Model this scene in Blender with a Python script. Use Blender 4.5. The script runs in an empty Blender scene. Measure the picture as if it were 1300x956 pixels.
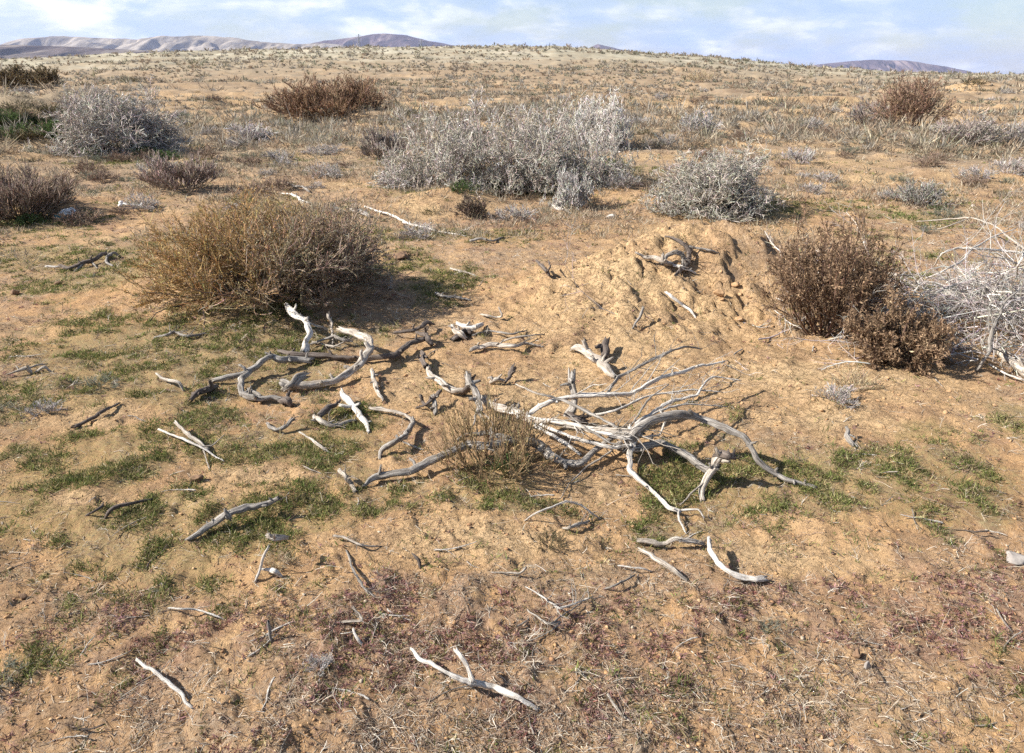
import bpy, math, random
import numpy as np
PI = math.pi
C = bpy.context.scene.collection
rng = np.random.default_rng(7)
random.seed(7)

# ------------------------------------------------------------------ camera numbers
F = 1011.0; CX = 650.0; CY = 433.5
PITCH = math.radians(18.5); CAMH = 1.6
SUN_EL = math.radians(36)
SUN_TRAVEL = np.array([math.cos(SUN_EL) * math.cos(math.radians(4)), math.cos(SUN_EL) * math.sin(math.radians(4)), -math.sin(SUN_EL)])

# ------------------------------------------------------------------ noise
def _hash(ix, iy, s):
    h = (ix.astype(np.int64) * 374761393 + iy.astype(np.int64) * 668265263 + s * 1274126177) & 0xffffffff
    h = ((h ^ (h >> 13)) * 1274126177) & 0xffffffff
    h = (h ^ (h >> 16)) & 0xffffff
    return h / float(0xffffff)
def vn(x, y, s=0):
    ix = np.floor(x); iy = np.floor(y); fx = x - ix; fy = y - iy
    fx = fx * fx * fx * (fx * (fx * 6 - 15) + 10); fy = fy * fy * fy * (fy * (fy * 6 - 15) + 10)
    a = _hash(ix, iy, s); b = _hash(ix + 1, iy, s); c = _hash(ix, iy + 1, s); d = _hash(ix + 1, iy + 1, s)
    return (a + (b - a) * fx + (c - a) * fy + (a - b - c + d) * fx * fy) * 2 - 1
def fbm(x, y, octv=4, s=0, gain=.5):
    v = 0; a = 1.; t = 0
    for i in range(octv):
        v = v + a * vn(x * 2 ** i + 17.3 * i, y * 2 ** i - 9.1 * i, s + i * 31); t += a; a *= gain
    return v / t
def sstep(a, b, x):
    t = np.clip((x - a) / (b - a), 0, 1); return t * t * (3 - 2 * t)

# ------------------------------------------------------------------ terrain
def flat(px, py, z=0.):
    u = (px - CX) / F; v = (CY - py) / F
    d = np.array([u, math.cos(PITCH) + v * math.sin(PITCH), -math.sin(PITCH) + v * math.cos(PITCH)])
    t = (z - CAMH) / d[2]
    return d * t
# (centre x, centre y, radius x, radius y, height)
MOUNDS = [(1.42, 6.1, .80, .62, .36), (1.0, 5.7, .7, .5, .12), (.45, 5.7, .5, .45, .09), (1.35, 6.15, .45, .35, .07), (2.3, 5.65, .75, .5, .22), (2.9, 5.0, .5, .35, .10),
          (.8, 4.9, .5, .35, .05), (.55, 3.15, .28, .16, .05)]
for px, py, rx, ry, h in [(335, 368, .75, .40, .20), (650, 232, 1.35, .8, .36), (575, 262, .6, .45, .22), (150, 192, 1.2, .7, .42),
                          (415, 144, 2.2, 1.2, .35), (905, 262, .9, .6, .18), (40, 268, .8, .5, .2), (510, 328, .22, .16, .07),
                          (60, 195, 1.3, .7, .28), (780, 255, .9, .4, .14), (1245, 118, 2.6, 2.2, 1.1), (880, 118, 4, 2, .5),
                          (1150, 160, 1.6, .9, .25), (475, 160, 1.2, .7, .35), (1180, 128, 3, 1, .35), (700, 130, 4, 1.4, .45),
                          (470, 255, .5, .3, .12), (1010, 155, 2, .8, .2)]:
    p = flat(px, py); MOUNDS.append((p[0], p[1], rx, ry, h))
RPX = np.array([-900, 0, 100, 300, 430, 560, 700, 800, 900, 1000, 1100, 1200, 1300, 2200.])
RPY = np.array([92, 84, 79, 71, 67, 65, 65, 71, 78, 87, 93.5, 96, 97.5, 97.5])
def H(x, y, fine=True):
    x = np.asarray(x, float); y = np.asarray(y, float)
    r = np.hypot(x, y)
    z = np.zeros_like(x)
    for cx, cy, rx, ry, h in MOUNDS:
        q = ((x - cx) / rx) ** 2 + ((y - cy) / ry) ** 2
        z = z + h * np.exp(-q * .9)
    # eroded bank at the left
    bx, by = x + 15.2, y - 22.3
    w = 1.0 * fbm(x * .8, y * .8, 4, 5, .6)
    q = (np.abs(bx + w) / 4.2) ** 2 + (np.abs(by + w * .8) / 4.) ** 2
    z = z + .68 * sstep(1.16, .98, q) * (1 + .3 * fbm(x, y, 3, 6)) + .12 * sstep(1.4, 1., q) * fbm(x / .5, y / .5, 3, 7)
    # rolling ground
    far = sstep(7, 30, r)
    z = z + .05 * fbm(x / 1.9, y / 1.9, 3, 11) * (1 - .3 * far) + far * .26 * fbm(x / 7., y / 6., 3, 12) 
    z = z + sstep(25, 80, r) * .45 * fbm(x / 26., y / 20., 3, 13)
    # small eroded steps
    e = fbm(x / 3.1, y / 2.2, 3, 14)
    z = z + far * .14 * (sstep(.0, .06, e) + sstep(.3, .35, e) + .8 * sstep(-.32, -.28, e))
    # low ridge that closes the plain
    ux = np.where(y > 1, x / np.maximum(y, 1) * F + CX, np.where(x > 0, 2200, -900))
    A = (95 - np.interp(np.clip(ux, -900, 2200), RPX, RPY)) / F * 290 + 1.6
    A = np.where(y > 1, A, 2.0)
    z = z + A * sstep(60, 300, r) * (1 - sstep(420, 1500, r))
    z = z + sstep(120, 260, r) * (1 - sstep(900, 2500, r)) * .45 * fbm(x / 14., y / 14., 3, 15)
    if fine:
        nf = 1 - sstep(30, 90, r)
        z = z + nf * (.014 * fbm(x / .33, y / .33, 3, 21) + .0045 * fbm(x / .07, y / .07, 3, 22, .6))
        # crusts and crumbs in the loose sand of the mound
        m = np.exp(-(((x - 1.3) / 1.3) ** 2 + ((y - 5.7) / .9) ** 2))
        k = fbm((x + y * .5) / .11, (y - x * .4) / .2, 3, 23)
        z = z + nf * (.3 + 1.5 * m) * (.024 * sstep(.03, .11, k) + .010 * sstep(.1, .22, fbm(x / .06 + y * 6, y / .09, 3, 26)))
        z = z + nf * m * .035 * sstep(-.1, .5, fbm((x + .6 * y) / .3, (y - .5 * x) / .5, 4, 27, .65))
        z = z + nf * .009 * np.abs(fbm(x / .045, y / .045, 3, 25, .65))
        z = z + nf * .03 * (1 - m) * np.maximum(fbm(x / .13, y / .13, 3, 24) - .12, 0)
    return z
Z0 = float(H(np.array([0.]), np.array([0.]))[0])

_T = np.concatenate([np.geomspace(.8, 60, 1500), np.geomspace(60.1, 2500, 500)])
def at(px, py, h=0.):
    """point on the terrain (raised h metres) that the pixel looks at"""
    u = (px - CX) / F; v = (CY - py) / F
    d = np.array([u, math.cos(PITCH) + v * math.sin(PITCH), -math.sin(PITCH) + v * math.cos(PITCH)])
    P = d[None] * _T[:, None]
    g = CAMH + P[:, 2] - H(P[:, 0], P[:, 1]) - h
    i = np.argmax(g < 0)
    if g[i] >= 0: i = len(_T) - 1
    t0, t1 = _T[max(i - 1, 0)], _T[i]
    g0, g1 = g[max(i - 1, 0)], g[i]
    t = t0 + (t1 - t0) * g0 / (g0 - g1 + 1e-12)
    p = d * t; p[2] += CAMH
    return p
def depth(p): return p[1] * math.cos(PITCH) + (CAMH - p[2]) * math.sin(PITCH)
def mpp(p): return depth(p) / F       # metres per pixel

# patches: soft ellipses on the ground
def patches(lst):
    out = []
    for px, py, rx, ry in lst:
        c = flat(px, py); a = flat(px, py - ry * .8); b = flat(px, py + ry)
        out.append((c[0], c[1], rx * mpp(c), abs(a[1] - b[1]) / 2))
    return out
def pmask(P, x, y):
    v = np.zeros_like(x)
    for cx, cy, rx, ry in P:
        v = np.maximum(v, np.exp(-(((x - cx) / rx) ** 2 + ((y - cy) / ry) ** 2) * 1.2))
    return v
P_GREEN = patches([(250, 500, 120, 70), (330, 470, 90, 60), (150, 560, 90, 50), (560, 365, 45, 40), (520, 330, 40, 22), (640, 620, 80, 28), (890, 625, 110, 40),
                   (1160, 552, 50, 16), (1290, 540, 40, 40), (60, 650, 90, 40), (450, 530, 50, 30), (20, 330, 90, 20), (130, 350, 90, 40),
                   (30, 290, 90, 14), (700, 245, 120, 10), (780, 225, 60, 14), (960, 268, 60, 12), (160, 205, 60, 10), (230, 215, 40, 8),
                   (1100, 620, 90, 30), (20, 850, 50, 40), (320, 570, 120, 40), (600, 300, 120, 14), (200, 440, 120, 30),
                   (840, 670, 60, 30), (1170, 280, 60, 14), (40, 150, 60, 10), (1200, 200, 80, 8), (350, 205, 60, 8), (560, 255, 60, 8)])
P_BARE_FAR = [(600, 150, 90, 4), (980, 132, 130, 4), (1225, 142, 80, 5), (480, 178, 60, 6), (1000, 190, 140, 6), (270, 190, 60, 6), (430, 240, 50, 8), (600, 268, 60, 10), (1100, 235, 100, 8), (220, 128, 90, 4), (720, 118, 90, 3), (1190, 118, 60, 3), (860, 140, 60, 4), (330, 135, 60, 3), (1030, 160, 70, 4)]
P_GREEN += patches([(180, 450, 260, 120), (60, 600, 140, 90), (1130, 620, 200, 60), (250, 660, 200, 60), (700, 640, 200, 30)])
P_BARE = patches([(800, 400, 170, 100), (700, 500, 160, 70), (1000, 480, 140, 60), (1050, 540, 120, 30), (560, 480, 90, 50), (760, 620, 60, 30), (240, 350, 60, 24),
                  (900, 300, 120, 30), (1150, 490, 90, 30), (830, 205, 90, 8), (1050, 215, 120, 8), (600, 690, 160, 40), (100, 640, 60, 20), (60, 200, 80, 12),
                  (540, 270, 60, 14), (1240, 235, 80, 10), (950, 700, 90, 30), (330, 600, 60, 20), (130, 530, 60, 30)] + P_BARE_FAR)
P_RED = patches([(100, 275, 150, 14), (650, 290, 150, 14), (250, 800, 260, 70), (640, 800, 260, 70), (1150, 760, 260, 100), (1050, 640, 150, 30), (110, 240, 90, 10)])
def masks(x, y):
    r = np.hypot(x, y)
    n1 = fbm(x / .8, y / .8, 4, 41, .6); rag = fbm(x / .10, y / .10, 4, 45, .7); n2 = fbm(x / .35, y / .35, 4, 42, .6); n3 = fbm(x / 1.4, y / 1.2, 4, 43, .6)
    nL = fbm(x / 9., y / 6., 4, 44, .6)
    near = 1 - sstep(9, 22, r)
    bare = pmask(P_BARE, x, y)
    g = pmask(P_GREEN, x, y) * .92 + .46 + n1 * .8 + rag * .55 - bare * .75 - .12 * (1 - near)
    green = sstep(.55, 1.0, g)
    rd = pmask(P_RED, x, y) * .55 + .28 + n2 * .6 + n3 * .3 + rag * .3 - bare * .7
    red = sstep(.30, .75, rd) * (1 - green * .6)
    lit = sstep(.05, .6, .46 + n3 * .7 + rag * .35 + (1 - near) * .15 + nL * .5 - bare * .85)
    return green, red, lit, bare, nL

# ------------------------------------------------------------------ mesh helpers
def mesh_from(name, V, quads=None, tris=None, mat=None, smooth=False, col=None, uv=None):
    V = np.ascontiguousarray(V, dtype=np.float32)
    nq = 0 if quads is None else len(quads); nt = 0 if tris is None else len(tris)
    me = bpy.data.meshes.new(name)
    me.vertices.add(len(V)); me.vertices.foreach_set('co', V.ravel())
    idx = []
    if nq: idx.append(np.asarray(quads).ravel())
    if nt: idx.append(np.asarray(tris).ravel())
    idx = np.concatenate(idx).astype(np.int32)
    me.loops.add(len(idx)); me.loops.foreach_set('vertex_index', idx)
    st = np.concatenate([np.arange(nq) * 4, nq * 4 + np.arange(nt) * 3]).astype(np.int32)
    me.polygons.add(nq + nt); me.polygons.foreach_set('loop_start', st)
    me.update(calc_edges=True)
    if smooth: me.shade_smooth()
    if col is not None:
        a = me.attributes.new('tint', 'FLOAT_COLOR', 'POINT')
        c4 = np.ones((len(V), 4), np.float32); c4[:, :col.shape[1]] = col
        a.data.foreach_set('color', c4.ravel())
    if uv is not None:
        a = me.attributes.new('grain', 'FLOAT_VECTOR', 'POINT')
        u3 = np.zeros((len(V), 3), np.float32); u3[:, :uv.shape[1]] = uv
        a.data.foreach_set('vector', u3.ravel())
    if mat: me.materials.append(mat)
    me.validate()
    return me
def link(name, me, parent=None, loc=None):
    o = bpy.data.objects.new(name, me); C.objects.link(o)
    if parent is not None: o.parent = parent
    if loc is not None: o.location = loc
    return o
def tag(o, label=None, cat=None, group=None, kind=None):
    if label: o['label'] = label
    if cat: o['category'] = cat
    if group: o['group'] = group
    if kind: o['kind'] = kind
    return o

def frames(T):
    up = np.zeros_like(T); up[..., 2] = 1
    bad = np.abs(T[..., 2]) > .95
    up[bad] = (1, 0, 0)
    a = np.cross(T, up); a /= np.linalg.norm(a, axis=-1, keepdims=True) + 1e-12
    b = np.cross(T, a)
    return a, b
def tubes(P, R, sides=3):
    """P (n,k,3), R (n,k) -> verts, quads, grain"""
    n, k, _ = P.shape
    T = np.gradient(P, axis=1) if k > 2 else np.repeat((P[:, 1:] - P[:, :-1]), 2, axis=1)
    T /= np.linalg.norm(T, axis=-1, keepdims=True) + 1e-12
    Tm = T.mean(axis=1, keepdims=True); Tm /= np.linalg.norm(Tm, axis=-1, keepdims=True) + 1e-12
    a, b = frames(np.broadcast_to(Tm, T.shape).copy())
    a = a - T * (a * T).sum(-1, keepdims=True); a /= np.linalg.norm(a, axis=-1, keepdims=True) + 1e-12
    b = np.cross(T, a)
    th = np.arange(sides) * 2 * PI / sides
    V = P[:, :, None] + R[:, :, None, None] * (a[:, :, None] * np.cos(th)[None, None, :, None] + b[:, :, None] * np.sin(th)[None, None, :, None])
    base = (np.arange(n)[:, None, None] * k + np.arange(k - 1)[None, :, None]) * sides
    j = np.arange(sides)[None, None]; j2 = (j + 1) % sides
    Q = np.stack([base + j, base + j2, base + sides + j2, base + sides + j], -1).reshape(-1, 4)
    L = np.concatenate([np.zeros((n, 1)), np.cumsum(np.linalg.norm(P[:, 1:] - P[:, :-1], axis=-1), 1)], 1)
    g = np.zeros((n, k, sides, 3)); g[..., 0] = L[:, :, None] + np.arange(n)[:, None, None] * .37
    g[..., 1] = np.cos(th); g[..., 2] = np.sin(th)
    return V.reshape(-1, 3), Q, g.reshape(-1, 3)
class Acc:
    def __init__(s): s.V = []; s.Q = []; s.T = []; s.G = []; s.C = []; s.n = 0
    def add(s, V, Q=None, T=None, G=None, col=None):
        if Q is not None and len(Q): s.Q.append(np.asarray(Q) + s.n)
        if T is not None and len(T): s.T.append(np.asarray(T) + s.n)
        s.V.append(V); s.G.append(G if G is not None else np.zeros((len(V), 3)))
        s.C.append(col if col is not None else np.ones((len(V), 3)) * .5)
        s.n += len(V)
    def tube(s, P, R, sides=3, col=None):
        V, Q, G = tubes(P, R, sides)
        if col is not None: col = np.repeat(col, P.shape[1] * sides, axis=0)
        s.add(V, Q, None, G, col)
    def mesh(s, name, mat, smooth=False, off=None):
        V = np.concatenate(s.V)
        if off is not None: V = V - off
        return mesh_from(name, V, np.concatenate(s.Q) if s.Q else None, np.concatenate(s.T) if s.T else None, mat, smooth,
                         np.concatenate(s.C), np.concatenate(s.G))

def unit(v): return v / (np.linalg.norm(v, axis=-1, keepdims=True) + 1e-12)
def grow(S, D, L, R, k, jit, bend, g, taper=.35):
    """polylines of k+1 points; bend = direction pull added each step"""
    n = len(S); P = np.zeros((n, k + 1, 3)); P[:, 0] = S; d = unit(D)
    for i in range(k):
        d = unit(d + g.normal(0, jit, (n, 3)) + np.asarray(bend))
        P[:, i + 1] = P[:, i] + d * (L / k)[:, None]
    rad = R[:, None] * np.linspace(1, taper, k + 1)[None]
    return P, rad
def kids(P, rad, m, lo, hi, g, ang=(.4, 1.0), lr=(.3, .6), rr=.6, L=None):
    """m children per parent polyline"""
    n, k1, _ = P.shape
    par = np.repeat(np.arange(n), m); t = g.uniform(lo, hi, n * m) * (k1 - 1)
    i = np.minimum(t.astype(int), k1 - 2); f = (t - i)[:, None]
    S = P[par, i] * (1 - f) + P[par, i + 1] * f
    T = unit(P[par, i + 1] - P[par, i])
    side = unit(np.cross(T, g.normal(0, 1, (n * m, 3))))
    an = g.uniform(ang[0], ang[1], n * m)[:, None]
    D = T * np.cos(an) + side * np.sin(an)
    if L is None: L = np.linalg.norm(P[:, 1:] - P[:, :-1], axis=-1).sum(1)
    Lc = L[par] * g.uniform(lr[0], lr[1], n * m) * (1.15 - t / (k1 - 1) * .4)
    Rc = (rad[par, i] * (1 - f[:, 0]) + rad[par, i + 1] * f[:, 0]) * rr
    return S, D, Lc, Rc
def leafs(acc, S, D, ln, wd, g, col):
    """small pointed leaf faces, two crossed triangles folded along the middle"""
    n = len(S); D = unit(D); a = unit(np.cross(D, g.normal(0, 1, (n, 3))))
    nrm = np.cross(D, a)
    tip = S + D * ln[:, None]; mid = S + D * (ln * .45)[:, None]
    V = np.stack([S, mid + a * (wd / 2)[:, None] + nrm * (wd * .2)[:, None], tip, mid - a * (wd / 2)[:, None] + nrm * (wd * .2)[:, None]], 1).reshape(-1, 3)
    b = np.arange(n)[:, None] * 4
    T = np.concatenate([b + [0, 1, 2], b + [0, 2, 3]])
    acc.add(V, None, T, None, np.repeat(col, 4, axis=0))
def tint(base, n, g, dv=.25, dh=.06):
    base = np.asarray(base, float)
    v = np.exp(g.normal(0, dv, (n, 1))); h = 1 + g.normal(0, dh, (n, 3))
    return np.clip(base * v * h, .005, .85)

# ------------------------------------------------------------------ materials
def newmat(name):
    m = bpy.data.materials.new(name); m.use_nodes = True
    nt = m.node_tree; nt.nodes.clear()
    out = nt.nodes.new('ShaderNodeOutputMaterial'); b = nt.nodes.new('ShaderNodeBsdfPrincipled')
    nt.links.new(b.outputs[0], out.inputs[0])
    b.inputs['Specular IOR Level'].default_value = .2
    b.inputs['Roughness'].default_value = .9
    return m, nt, b
def N(nt, t, **kw):
    n = nt.nodes.new(t)
    for k, v in kw.items():
        if k.startswith('i_'):
            key = k[2:]; key = int(key) if key.isdigit() else key.replace('_', ' ')
            n.inputs[key].default_value = v
        else: setattr(n, k, v)
    return n
def noise(nt, vec, scale, detail=4, rough=.6, dist=0.):
    n = N(nt, 'ShaderNodeTexNoise'); n.inputs['Scale'].default_value = scale; n.inputs['Detail'].default_value = detail
    n.inputs['Roughness'].default_value = rough; n.inputs['Distortion'].default_value = dist
    nt.links.new(vec, n.inputs['Vector']); return n.outputs['Fac']
def ramp(nt, fac, stops, interp='LINEAR'):
    r = N(nt, 'ShaderNodeValToRGB'); cr = r.color_ramp; cr.interpolation = interp
    while len(cr.elements) < len(stops): cr.elements.new(.5)
    for e, (p, c) in zip(cr.elements, stops):
        e.position = p; e.color = (c[0], c[1], c[2], 1) if isinstance(c, (tuple, list)) else (c, c, c, 1)
    nt.links.new(fac, r.inputs[0]); return r.outputs[0]
def mix(nt, fac, a, b, mode='MIX'):
    m = N(nt, 'ShaderNodeMix', data_type='RGBA', blend_type=mode)
    for s, v in ((m.inputs[0], fac), (m.inputs[6], a), (m.inputs[7], b)):
        if isinstance(v, bpy.types.NodeSocket): nt.links.new(v, s)
        elif isinstance(v, (int, float)): s.default_value = v
        else: s.default_value = (v[0], v[1], v[2], 1)
    return m.outputs[2]
def math_(nt, op, a, b=0.):
    m = N(nt, 'ShaderNodeMath', operation=op)
    for s, v in ((m.inputs[0], a), (m.inputs[1], b)):
        if isinstance(v, bpy.types.NodeSocket): nt.links.new(v, s)
        else: s.default_value = v
    return m.outputs[0]

def mat_tint(name, trans=0., nscale=30., namt=.35):
    """colour from the piece's own tint, broken up by noise"""
    m, nt, b = newmat(name)
    a = N(nt, 'ShaderNodeAttribute', attribute_name='tint')
    tc = N(nt, 'ShaderNodeTexCoord')
    f = noise(nt, tc.outputs['Object'], nscale, 3)
    v = ramp(nt, f, [(.3, 1 - namt), (.7, 1 + namt)])
    c = mix(nt, 1., a.outputs['Color'], v, 'MULTIPLY')
    nt.links.new(c, b.inputs['Base Color'])
    if trans:
        tr = N(nt, 'ShaderNodeBsdfTranslucent'); nt.links.new(c, tr.inputs[0])
        ms = N(nt, 'ShaderNodeMixShader'); ms.inputs[0].default_value = trans
        out = [n for n in nt.nodes if n.type == 'OUTPUT_MATERIAL'][0]
        nt.links.new(b.outputs[0], ms.inputs[1]); nt.links.new(tr.outputs[0], ms.inputs[2]); nt.links.new(ms.outputs[0], out.inputs[0])
    return m
M_LEAF = mat_tint('leaf_material', .3)
M_TWIG = mat_tint('twig_material', 0., 12., .3)
M_LITTER = mat_tint('litter_material', 0., 50., .3)
M_CLOD = mat_tint('clod_material', 0., 60., .25)

def mat_wood(name, light, dark, crack, dk=.75):
    m, nt, b = newmat(name)
    g = N(nt, 'ShaderNodeAttribute', attribute_name='grain')
    mp = N(nt, 'ShaderNodeMapping'); mp.inputs['Scale'].default_value = (7, 1.25, 1.25)
    nt.links.new(g.outputs['Vector'], mp.inputs[0])
    f = noise(nt, mp.outputs[0], 2.2, 6, .7, .3)
    c = ramp(nt, f, [(.33, crack), (.43, dark), (.56, light), (.85, [min(.85, v * 1.15) for v in light])])
    mp2 = N(nt, 'ShaderNodeMapping'); mp2.inputs['Scale'].default_value = (3, .5, .5)
    nt.links.new(g.outputs['Vector'], mp2.inputs[0])
    f2 = noise(nt, mp2.outputs[0], 2.5, 4, .7)
    c2 = mix(nt, ramp(nt, f2, [(.46, 0.), (.56, dk)]), c, dark)
    nt.links.new(c2, b.inputs['Base Color'])
    bp = N(nt, 'ShaderNodeBump'); bp.inputs['Strength'].default_value = 1.; bp.inputs['Distance'].default_value = .008
    nt.links.new(f, bp.inputs['Height']); nt.links.new(bp.outputs[0], b.inputs['Normal'])
    return m
M_PALE = mat_wood('weathered_pale_wood', (.66, .59, .50), (.30, .25, .20), (.08, .06, .045))
M_GREYW = mat_wood('weathered_grey_wood', (.47, .43, .38), (.19, .165, .14), (.05, .04, .03))
M_DARKW = mat_wood('dark_dead_wood', (.20, .165, .14), (.11, .085, .07), (.035, .027, .02))
M_WHITEW = mat_wood('bleached_white_wood', (.76, .71, .64), (.54, .48, .41), (.15, .12, .09), .35)

def mat_ground():
    m, nt, b = newmat('desert_soil')
    tc = N(nt, 'ShaderNodeNewGeometry'); P = tc.outputs['Position']
    a = N(nt, 'ShaderNodeAttribute', attribute_name='tint'); sep = N(nt, 'ShaderNodeSeparateColor')
    nt.links.new(a.outputs['Color'], sep.inputs[0])
    green, red, lit = sep.outputs[0], sep.outputs[1], sep.outputs[2]
    a2 = N(nt, 'ShaderNodeAttribute', attribute_name='grain'); s2 = N(nt, 'ShaderNodeSeparateXYZ'); nt.links.new(a2.outputs['Vector'], s2.inputs[0])
    bare, farf, pale = s2.outputs[0], s2.outputs[1], s2.outputs[2]
    nA = noise(nt, P, 1.3, 8, .65); nB = noise(nt, P, 9., 8, .7); nC = noise(nt, P, 55., 6, .75); nD = noise(nt, P, 260., 3, .7)
    nF = noise(nt, P, .35, 10, .75)
    sand = ramp(nt, nA, [(.3, (.40, .225, .105)), (.5, (.51, .31, .15)), (.7, (.59, .40, .215))])
    sand = mix(nt, ramp(nt, nB, [(.35, .0), (.65, .55)]), sand, (.37, .235, .135))
    sand = mix(nt, math_(nt, 'MULTIPLY', bare, .75), sand, mix(nt, nB, (.50, .34, .18), (.64, .465, .275)))
    grit = ramp(nt, nC, [(.30, .62), (.5, 1.), (.72, 1.22)])
    sand = mix(nt, .85, sand, grit, 'MULTIPLY')
    nE = noise(nt, P, 130., 2, .5); nG = noise(nt, P, 2.6, 7, .7)
    sand = mix(nt, ramp(nt, nG, [(.40, .5), (.5, 0.)]), sand, (.30, .185, .11))
    sand = mix(nt, math_(nt, 'MULTIPLY', ramp(nt, nE, [(.33, .75), (.39, 0.)]), math_(nt, 'SUBTRACT', 1., math_(nt, 'MULTIPLY', bare, .5))), sand, (.16, .10, .065))
    sand = mix(nt, math_(nt, 'MULTIPLY', ramp(nt, nE, [(.66, 0.), (.72, .6)]), .8), sand, (.62, .50, .36))
    # dry litter, greys and browns
    litc = ramp(nt, nC, [(.25, (.13, .085, .055)), (.45, (.30, .20, .125)), (.6, (.42, .32, .22)), (.8, (.52, .44, .34))])
    fl = math_(nt, 'MULTIPLY', lit, ramp(nt, nB, [(.35, .1), (.62, .95)]))
    c = mix(nt, fl, sand, litc)
    redc = ramp(nt, nC, [(.3, (.15, .08, .055)), (.5, (.30, .18, .12)), (.75, (.40, .27, .19))])
    c = mix(nt, math_(nt, 'MULTIPLY', red, ramp(nt, nB, [(.38, .0), (.6, .8)])), c, redc)
    grc = ramp(nt, nC, [(.3, (.08, .08, .025)), (.5, (.19, .17, .065)), (.75, (.32, .27, .13))])
    c = mix(nt, math_(nt, 'MULTIPLY', green, ramp(nt, nC, [(.38, .08), (.60, .65)])), c, grc)
    # farther plain: scrubby greys and browns in drifts
    fc = ramp(nt, nF, [(.30, (.13, .095, .07)), (.42, (.22, .17, .12)), (.52, (.30, .24, .165)), (.62, (.40, .29, .18)), (.74, (.52, .37, .22))])
    fc = mix(nt, ramp(nt, nB, [(.35, .0), (.7, .5)]), fc, (.22, .175, .13))
    c = mix(nt, math_(nt, 'MULTIPLY', farf, .68), c, fc)
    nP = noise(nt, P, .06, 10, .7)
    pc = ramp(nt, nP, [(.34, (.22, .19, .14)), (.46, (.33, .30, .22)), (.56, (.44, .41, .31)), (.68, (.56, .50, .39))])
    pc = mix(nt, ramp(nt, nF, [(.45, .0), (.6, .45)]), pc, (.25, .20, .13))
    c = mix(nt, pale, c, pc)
    nt.links.new(c, b.inputs['Base Color'])
    b.inputs['Roughness'].default_value = 1.; b.inputs['Specular IOR Level'].default_value = .05
    h = math_(nt, 'ADD', math_(nt, 'MULTIPLY', nC, .6), math_(nt, 'MULTIPLY', nD, .25))
    nK = noise(nt, P, 22., 6, .7, .6)
    h = math_(nt, 'ADD', h, math_(nt, 'MULTIPLY', ramp(nt, nK, [(.44, 0.), (.50, 1.)]), math_(nt, 'MULTIPLY', bare, .55)))
    bp = N(nt, 'ShaderNodeBump'); bp.inputs['Strength'].default_value = 1.; bp.inputs['Distance'].default_value = .022
    nt.links.new(h, bp.inputs['Height']); nt.links.new(bp.outputs[0], b.inputs['Normal'])
    return m

def mat_hill(name, a, bcol, cl, sc):
    m, nt, b = newmat(name)
    tc = N(nt, 'ShaderNodeNewGeometry'); P = tc.outputs['Position']
    mp = N(nt, 'ShaderNodeMapping'); mp.inputs['Scale'].default_value = (1, .15, .5); nt.links.new(P, mp.inputs[0])
    f = noise(nt, mp.outputs[0], sc, 9, .68)
    c = ramp(nt, f, [(.36, a), (.5, bcol), (.62, cl)])
    nt.links.new(c, b.inputs['Base Color'])
    b.inputs['Roughness'].default_value = 1.; b.inputs['Specular IOR Level'].default_value = 0
    return m

# ------------------------------------------------------------------ ground sheet
def build_ground():
    rr = np.concatenate([np.geomspace(.05, 1.25, 14)[:-1], np.exp(np.arange(math.log(1.25), math.log(60), .0043)),
                         np.exp(np.arange(math.log(60), math.log(500), .008)), np.geomspace(500, 20000, 90)])
    f = np.radians(np.arange(-42, 42.01, .19)); o = np.radians(np.linspace(42, 318, 90)[1:-1])
    th = np.concatenate([f, o])
    RR, TH = np.meshgrid(rr, th, indexing='ij')
    x = RR * np.sin(TH); y = RR * np.cos(TH)
    z = H(x, y)
    nr, nth = RR.shape
    g, rd, lt, br, nL = masks(x, y)
    gy = np.gradient(z, axis=0) / np.gradient(RR, axis=0); sl = np.abs(gy)
    bank = np.exp(-(((x + 13.6) / 4.5) ** 2 + ((y - 20.5) / 3.6) ** 2))
    steep = sstep(.15, .45, sl) * sstep(6, 12, RR) * (1 - bank)
    g = np.maximum(g, np.clip(bank * 2.2, 0, 1)); br = br * (1 - bank)
    br = np.maximum(br, steep)
    g = g * (1 - steep); lt = lt * (1 - steep)
    farf = sstep(7, 20, RR) * (1 - .6 * steep) * (1 - .8 * pmask(P_BARE, x, y))
    farf = np.maximum(farf, np.clip(bank * 2.5, 0, 1) * 1.3); lt = np.maximum(lt, np.clip(bank * 1.5, 0, 1))
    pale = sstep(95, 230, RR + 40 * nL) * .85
    V = np.stack([x, y, z], -1).reshape(-1, 3)
    col = np.stack([g, rd, lt], -1).reshape(-1, 3); gr = np.stack([br, farf, pale], -1).reshape(-1, 3)
    i = np.arange(nr - 1)[:, None]; j = np.arange(nth)[None]; j2 = (j + 1) % nth
    Q = np.stack([i * nth + j, i * nth + j2, (i + 1) * nth + j2, (i + 1) * nth + j], -1).reshape(-1, 4)[:, ::-1]
    V = np.concatenate([V, [[0, 0, Z0]]]); col = np.concatenate([col, [[0, 0, 0]]]); gr = np.concatenate([gr, [[0, 0, 0]]])
    jj = np.arange(nth); T = np.stack([np.full(nth, len(V) - 1), (jj + 1) % nth, jj], -1)
    me = mesh_from('ground', V, Q, T, mat_ground(), True, col, gr)
    tag(link('ground', me), kind='structure')
build_ground()

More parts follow.
